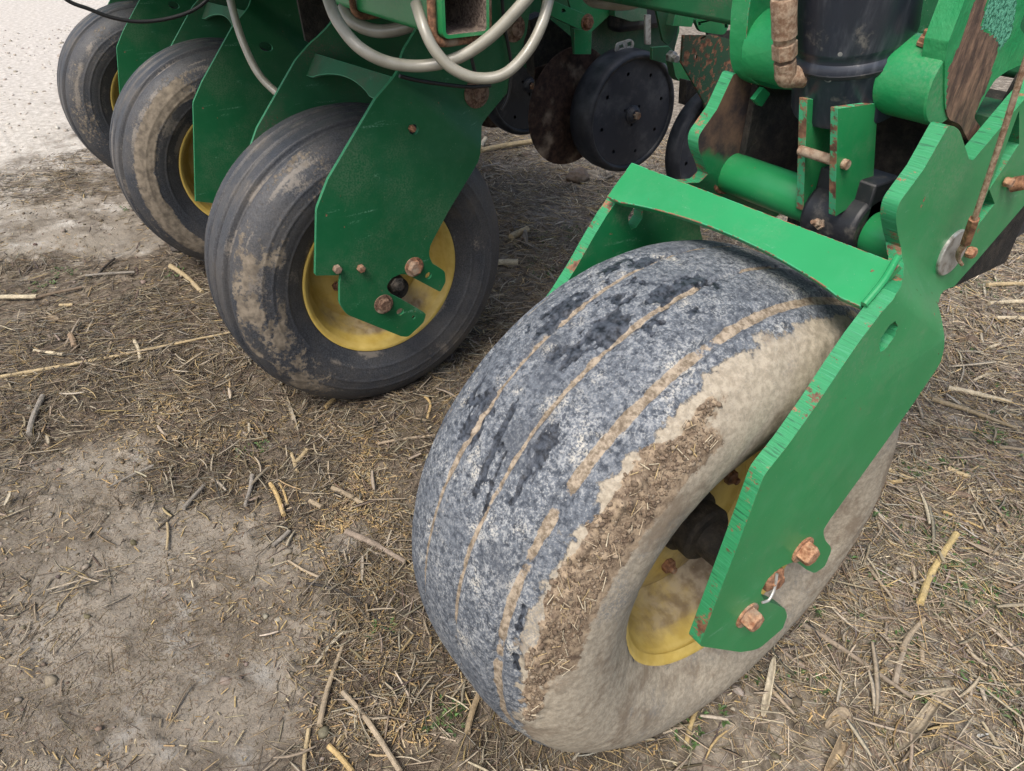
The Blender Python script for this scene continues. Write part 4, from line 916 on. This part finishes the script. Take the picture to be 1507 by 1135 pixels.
tag(lumps('soil_crumbs', P, np.exp(g.normal(math.log(.0030), .55, N)).clip(.001, .014), tints(N, g, np.array([(.16, .125, .09), (.22, .18, .135), (.11, .085, .06), (.28, .25, .20)])), M['straw'], seed=1), 'crumbs and small clods of soil')
# green weeds: rosettes of small leaves
def weeds(name, centres, lab):
    g = np.random.default_rng(77); V = []; C_ = []; F_ = []
    for (cx, cy, rad, nl) in centres:
        for k in range(nl):
            rr = rad*math.sqrt(g.random()); a = g.uniform(0, 6.28); bx, by = cx+rr*math.cos(a), cy+rr*math.sin(a); bz = float(H(np.array([bx]), np.array([by]))[0])
            for j in range(g.integers(2, 6)):
                ya = g.uniform(0, 6.28); L = g.uniform(.006, .019); wd = L*g.uniform(.25, .45); up = g.uniform(.15, .9); z0_ = bz+g.uniform(.001, .008)
                d = np.array([math.cos(ya)*math.cos(up), math.sin(ya)*math.cos(up), math.sin(up)]); s = np.array([-math.sin(ya), math.cos(ya), 0])
                o_ = np.array([bx, by, z0_]); i = len(V)
                V += [o_, o_+d*L*.45+s*wd*.5+[0, 0, .001], o_+d*L*.5-[0, 0, .0012], o_+d*L*.45-s*wd*.5+[0, 0, .001], o_+d*L-[0, 0, L*.25]]
                F_ += [(i, i+1, i+2), (i, i+2, i+3), (i+1, i+4, i+2), (i+2, i+4, i+3)]
                c = np.array([(.055, .12, .03), (.085, .17, .05), (.12, .16, .06), (.045, .085, .03)][g.integers(4)])*g.uniform(.8, 1.25); C_ += [c]*5
    o = mesh_np(name, np.array(V), F_, M['leaf'], attrs=dict(tint=np.array(C_))); tag(o, lab, kind='stuff')
WC = []
gg = np.random.default_rng(5)
for (u, v, rad, nl) in ((1380, 800, .09, 85), (1420, 870, .07, 60), (1345, 700, .05, 35), (1455, 640, .05, 28), (1445, 425, .10, 50), (1300, 850, .03, 16), (1405, 690, .04, 20), (1500, 760, .06, 30), (1480, 900, .05, 22), (660, 1060, .04, 26), (560, 930, .03, 12), (380, 660, .03, 14), (350, 665, .02, 8),
                        (785, 355, .10, 40), (840, 345, .09, 34), (800, 395, .08, 26), (90, 405, .06, 16), (60, 425, .05, 12), (190, 310, .05, 12), (1330, 960, .04, 14), (1450, 1000, .05, 16), (900, 290, .10, 18), (1010, 1080, .03, 10), (260, 405, .05, 10), (1290, 760, .025, 16), (1500, 1060, .04, 10)):
    q = Z_(u, v); WC.append((q[0], q[1], rad, nl))
for _ in range(70):
    u, v = gg.uniform(900, 1550), gg.uniform(400, 1150); q = Z_(u, v); WC.append((q[0], q[1], .02, int(gg.integers(2, 6))))
weeds('weeds', WC, 'small green weed seedlings sprouting through the straw')

# ---- single stalks, husks and cobs that can be told apart
def ends(u0, v0, u1, v1): a, b = Z_(u0, v0, .008), Z_(u1, v1, .008); return a, b
def on_ground(p, up): return np.array([p[0], p[1], float(H(np.array([p[0]]), np.array([p[1]]))[0])+up])
def stalk(lab, px, r, tint, group=None, nodes=1, bend=.02, up=0., cat='stalk', name='corn_stalk', tip=1.0):
    a, b = ends(*px); m = (a+b)/2; L = np.linalg.norm(b-a); s = np.array([-(b-a)[1], (b-a)[0], 0])/L; K = 7; pts = []
    for i in range(K):
        t = i/(K-1); p = a+(b-a)*t+s*bend*L*math.sin(math.pi*t*1.3); pts.append(on_ground(p, r*.9+up))
    zmax = np.array([p[2] for p in pts]); line = np.linspace(zmax[0], zmax[-1], K); off = max(0, (zmax-line).max()*.75)+.004
    pts = [np.array([p[0], p[1], l+off]) for p, l in zip(pts, line)]
    nd = [random.uniform(.15, .9) for _ in range(nodes)]
    mb = MB(); mb.tube(pts, lambda t: r*(1-(1-tip)*t)*(1+sum((.10)*math.exp(-((t-q_)/.012)**2) for q_ in nd)), 9, 6)
    V = np.array(mb.v); V += np.random.default_rng(int(abs(px[0])*7+px[1])).normal(0, r*.03, V.shape)
    c0 = V.mean(0); c0[2] = V[:, 2].min()
    tt = np.clip(((V-a)@(b-a))/(L*L), 0, 1); nn = fbm(V*[60, 60, 60], 3, 3)
    col = np.array(tint)[None]*(0.75+.5*nn[:, None]); 
    mb.v = [tuple(p) for p in (V-c0)]
    o = mb.build(name, M['husk'], None, attrs=dict(tint=col)); o.location = c0; tag(o, lab, cat, group); return o
TAN, PALE, GREY, BRN, YEL = (.42, .33, .19), (.50, .43, .30), (.26, .235, .20), (.17, .125, .085), (.46, .33, .15)
stalk('long tan cane lying across the mud, running from the left edge to the second tyre', (-40, 563, 345, 491), .0062, TAN, nodes=4, tip=.6, bend=-.012)
stalk('pale round stalk at the left edge with a dark twig lying off its end', (-30, 443, 57, 441), .0085, PALE)
stalk('dark thin twig lying off the end of the pale stalk at the left edge', (52, 443, 122, 428), .005, BRN, cat='twig', name='twig')
stalk('short pale stalk on the ground just left of the second tyre', (252, 396, 300, 432), .0095, TAN, tip=.8)
stalk('weathered grey stalk on bare mud below the long cane', (44, 642, 63, 587), .0075, GREY)
stalk('short buff stalk stub just above the long cane', (198, 503, 208, 528), .006, PALE, nodes=0)
stalk('thick stubby brown stalk piece above the long cane', (105, 497, 111, 512), .009, (.28, .2, .13), nodes=0)
stalk('clean yellow stalk lying alone at lower right between the weeds', (1352, 892, 1402, 789), .0072, (.52, .40, .18), nodes=1)
stalk('split pale stalk right of the green fork, under the dark soil clump', (1394, 573, 1488, 590), .0085, PALE, tip=.7)
stalk('long brown split stalk below the pale split stalk on the right', (1372, 587, 1497, 632), .0075, (.30, .24, .15), tip=.6)
stalk('broken grey stalk pointing up from the bottom right straw', (1314, 1012, 1340, 930), .0065, (.34, .28, .21), tip=.5)
stalk('pale straight stalk, uppermost of the three at the right edge', (1452, 421, 1540, 417), .008, TAN)
stalk('pale straight stalk, middle of the three at the right edge', (1455, 449, 1540, 443), .008, PALE)
stalk('pale straight stalk, lowest of the three at the right edge', (1465, 471, 1540, 472), .007, PALE)
stalk('yellow chunk of split stalk beside the right edge of the nearest tyre', (1287, 724, 1324, 711), .0055, YEL, nodes=0)
stalk('thin yellow straw slanting below the yellow chunk right of the fork', (1305, 694, 1352, 714), .0032, TAN, nodes=0)
stalk('pale split straw beneath the corn cob on the right', (1386, 757, 1446, 778), .0042, YEL, nodes=0, tip=.5)
stalk('long thin bent straw passing just under the corn cob', (1375, 745, 1507, 714), .0022, PALE, nodes=0, bend=.06)
stalk('long grey stalk slanting down to the lower right from the nearest tyre', (1160, 905, 1340, 1032), .0060, (.27, .22, .165), tip=.6, nodes=2)
stalk('flat grey stalk piece between the nearest tyre and the bare mud', (510, 787, 598, 830), .0085, (.25, .20, .155), tip=.6)
stalk('yellow split stick standing out on the mud left of the nearest tyre', (398, 712, 419, 758), .0055, YEL, nodes=0)
stalk('slim yellow stick beside the split stick on the mud', (411, 711, 424, 741), .003, YEL, nodes=0)
stalk('upright brown stick in the lower left mud', (246, 770, 247, 810), .0028, TAN, nodes=0)
stalk('long pale stick slanting to the bottom edge left of the nearest tyre', (506, 1026, 592, 1140), .0050, (.36, .29, .20), nodes=1)
stalk('short yellow stick near the bottom edge left of the nearest tyre', (484, 1100, 520, 1138), .0050, YEL, nodes=0)
stalk('long brown stick standing up the picture left of the nearest tyre', (472, 1075, 504, 955), .0055, (.34, .27, .18), tip=.7)
stalk('buff stick against the bottom edge at centre left', (448, 1140, 454, 1075), .0038, TAN, nodes=0)
stalk('yellow stalk poking out from under the nearest tyre', (1010, 1095, 1028, 1033), .0045, (.45, .34, .16))
stalk('brown stalk below the left shoulder of the nearest tyre', (688, 1085, 704, 1022), .0055, (.33, .25, .15))
stalk('light split straw right below the second tyre', (556, 655, 640, 640), .0040, (.34, .27, .19))
stalk('short yellow stub under the second tyre', (478, 600, 492, 590), .007, YEL, nodes=0)
stalk('pale stubby stalk on the straw behind the second tyre', (752, 352, 776, 341), .014, TAN, nodes=0)
stalk('pale straight stalk right of the second tyre', (733, 388, 762, 386), .012, PALE, nodes=0)
stalk('long pale stalk on the straw far behind the forks', (708, 226, 790, 212), .014, TAN)
stalk('pale short stalk upright behind the second fork', (708, 220, 714, 208), .012, PALE, nodes=0)
stalk('brown bent straw on the mud right of the second tyre', (622, 582, 634, 612), .004, YEL, nodes=0, bend=.12)
stalk('dark wet twig across the mud left of the nearest tyre', (452, 862, 590, 930), .0035, (.03, .027, .025), cat='twig', name='twig', nodes=2, bend=.08, tip=.5)
stalk('dark curved twig in the straw left of the second tyre', (145, 410, 168, 382), .004, (.05, .042, .035), cat='twig', name='twig')
stalk('grey stick lying flat left of the second tyre', (128, 412, 200, 405), .0045, GREY)
# more stalk fragments, alike
def region(u, v):
    if u > 1180: return 'right of the green fork' if v < 800 else 'in the bottom right straw'
    if v < 420 and u > 680: return 'in the straw behind the second tyre'
    if u < 340 and v < 700: return 'in the straw mat left of the second tyre'
    if v > 880: return 'near the bottom edge beside the nearest tyre'
    return 'on the ground between the two nearest tyres'
for k in range(44):
    while True:
        u, v = random.uniform(0, 1500), random.uniform(240, 1120); q = Z_(u, v)
        if mat_d(np.array([q[0]]), np.array([q[1]]))[0] > .35 and not any(abs(q[0]-wx) < hw+.08 and abs(q[1]-wy) < R_ for wx, wy, R_, hw in WHEELS): break
    L = random.uniform(.04, .12); a = random.uniform(0, 6.28); e = q+np.array([math.cos(a), math.sin(a), 0])*L
    d = e-CAM; zz = d@CF; u1, v1 = PW/2+FPX*(d@CR)/zz, PH/2-FPX*(d@CU)/zz; ci = random.randrange(5)
    stalk(('short ' if L < .08 else 'longer ')+('tan', 'pale', 'brown', 'buff', 'grey')[ci]+' stalk fragment lying '+region(u, v), (u, v, u1, v1), random.uniform(.003, .0065), (TAN, PALE, (.30, .24, .16), (.36, .29, .2), GREY)[ci], group='broken stalk fragments in the straw', nodes=random.choice([0, 1]), bend=random.uniform(-.03, .03), tip=random.uniform(.6, 1))
def husk(lab, pts, wd, tint, curl=.4, up=.004, name='corn_husk', rise=None):
    P = [on_ground(Z_(u, v), up+(rise[i] if rise else 0)) for i, (u, v) in enumerate(pts)]; Q = smooth_path(P, 8); M_ = len(Q); V = []; K = 13; jt = [random.uniform(.6, 1.25) for _ in range(K)]; TT = []; ph_ = random.uniform(0, 6)
    for i, p in enumerate(Q):
        t = (Q[min(i+1, M_-1)]-Q[max(i-1, 0)]).normalized(); s = t.cross(Vector((0, 0, 1))).normalized(); f = i/(M_-1); w_ = wd*(math.sin(math.pi*min(1, .08+f*.93))**.8)*(1+.12*math.sin(f*9+ph_)); TT += jt
        for j in range(K):
            a = (j/(K-1)-.5)*2; V.append(p+s*a*w_*.5*(1-.3*a*a*curl)+Vector((0, 0, (a+.5*math.sin(f*5+ph_))**2*w_*curl*.9+random.uniform(-.0003, .0003)+.0007*(j % 2)+.002*math.sin(f*11+j*.4))))
    F_ = [(i*K+j, i*K+j+1, (i+1)*K+j+1, (i+1)*K+j) for i in range(M_-1) for j in range(K-1)]
    V = np.array([tuple(v) for v in V]); c0 = V.mean(0); c0[2] = V[:, 2].min(); col = np.array(tint)[None]*(.5+.6*fbm(V*[90, 90, 90], 3, 8)[:, None])*np.array(TT)[:, None]
    o = mesh_np(name, V-c0, F_, M['husk'], smooth=True, attrs=dict(tint=col)); o.location = c0
    so = o.modifiers.new('solid', 'SOLIDIFY'); so.thickness = .0007; tag(o, lab, 'husk'); return o
husk('broad pale curled husk lying at the lower right corner', [(1396, 1020), (1370, 1045), (1345, 1078), (1318, 1108), (1308, 1112)], .026, (.42, .35, .25), .35, rise=[.004, .006, .003, .006, .018])
husk('small curled husk at the bottom edge right of centre', [(1215, 1140), (1232, 1112), (1240, 1098)], .024, (.38, .29, .18), .8)
husk('pale pointed leaf standing up right below the fork', [(1122, 1055), (1128, 1020), (1131, 990)], .016, (.50, .44, .32), .2, rise=[0, .02, .05])
husk('brown husk slanting in the straw at the right edge', [(1462, 925), (1478, 955), (1512, 975)], .018, (.33, .27, .19), .3)
husk('wide tan husk scrap beside the curled husk at bottom right', [(1215, 1075), (1232, 1060), (1252, 1072)], .022, (.36, .29, .2), .3)
husk('pale forked leaf on the mud below the second tyre', [(411, 560), (424, 592), (432, 618), (442, 645)], .012, (.44, .38, .28), .4)
husk('white leaf scrap near the bottom edge at right', [(1432, 1092), (1446, 1090), (1460, 1092)], .007, (.62, .62, .58), .2)
husk('brown leaf curl in the straw far left', [(48, 478), (72, 474), (98, 478)], .016, (.24, .18, .11), .4)
husk('grey dead leaf behind the second tyre', [(756, 335), (766, 350), (776, 366)], .04, (.30, .28, .25), .5)
husk('pale husk on the straw under the disc wheel', [(860, 258), (880, 268), (905, 262)], .05, (.45, .4, .33), .4)
for i, (pts, wd) in enumerate((([(1110, 880), (1118, 870), (1126, 868)], .01),)): pass
# corn cob and soil clump
def cob(lab, u0, v0, u1, v1, r, tint):
    a, b = ends(u0, v0, u1, v1); V = []; F_ = []; nr, nk = 34, 40
    for i in range(nr):
        t = i/(nr-1); p = a+(b-a)*t; p = on_ground(p, r*.8); d = (b-a)/np.linalg.norm(b-a); s = np.array([-d[1], d[0], 0])
        for k in range(nk):
            th = 2*math.pi*k/nk; R_ = r*(math.sin(math.pi*(.1+.86*t))**.35)*(1+.10*math.cos(th*14/2*2)*math.cos(i*1.9)+random.uniform(-.05, .05)); V.append(p+s*R_*math.cos(th)+np.array([0, 0, R_*math.sin(th)]))
    F_ = [(i*nk+k, i*nk+(k+1) % nk, (i+1)*nk+(k+1) % nk, (i+1)*nk+k) for i in range(nr-1) for k in range(nk)]
    V = np.array(V); c0 = V.mean(0); c0[2] = V[:, 2].min(); col = np.tile(np.array(tint), (len(V), 1))*np.random.default_rng(3).uniform(.5, 1.4, (len(V), 1))
    o = mesh_np('corn_cob', V-c0, F_, M['husk'], smooth=True, attrs=dict(tint=col)); o.location = c0; tag(o, lab, 'corn cob')
cob('bare brown corn cob lying in the straw right of the green fork', 1380, 719, 1432, 733, .0095, (.17, .12, .085))
def clump(lab, u, v, r, tint, name='soil_clod'):
    bm = bmesh.new(); bmesh.ops.create_icosphere(bm, subdivisions=4, radius=r); q = on_ground(Z_(u, v), r*.35)
    V = np.array([x.co[:] for x in bm.verts]); V *= (1+(fbm(V/r*1.6+7, 4, int(u))-.5)*.9)[:, None]; V[:, 2] *= .65; F_ = np.array([[x.index for x in f.verts] for f in bm.faces]); bm.free()
    o = mesh_np(name, V, F_, M['straw'], smooth=True, attrs=dict(tint=np.tile(np.array(tint), (len(V), 1))*(.6+.8*fbm(V*200, 3, 4)[:, None]))); o.location = q; tag(o, lab, 'clod')
clump('dark root clump on the straw right of the green fork', 1428, 503, .020, (.14, .10, .07))
clump('smaller brown root clump left of the dark one, right of the fork', 1411, 500, .013, (.20, .15, .10))
clump('brown mud clod stuck to the ground at the right rim of the nearest tyre', 1318, 640, .016, (.16, .12, .085))
clump('large mud clod in the straw behind the nearest fork', 850, 268, .055, (.15, .11, .08))
clump('dark clod at the foot of the third tyre', 262, 368, .03, (.05, .042, .036))

g = np.random.default_rng(31); P = world_points(1500, lambda x, y: sstep(.38, .8, yard(x, y)), rmax=9, seed=9); N = len(P)
tag(lumps('gravel', P, np.exp(g.normal(math.log(.007), .5, N)).clip(.003, .025), tints(N, g, np.array([(.46, .42, .37), (.38, .34, .29), (.54, .51, .46), (.42, .38, .33)])), M['straw'], seed=2), 'loose gravel stones on the pale yard')
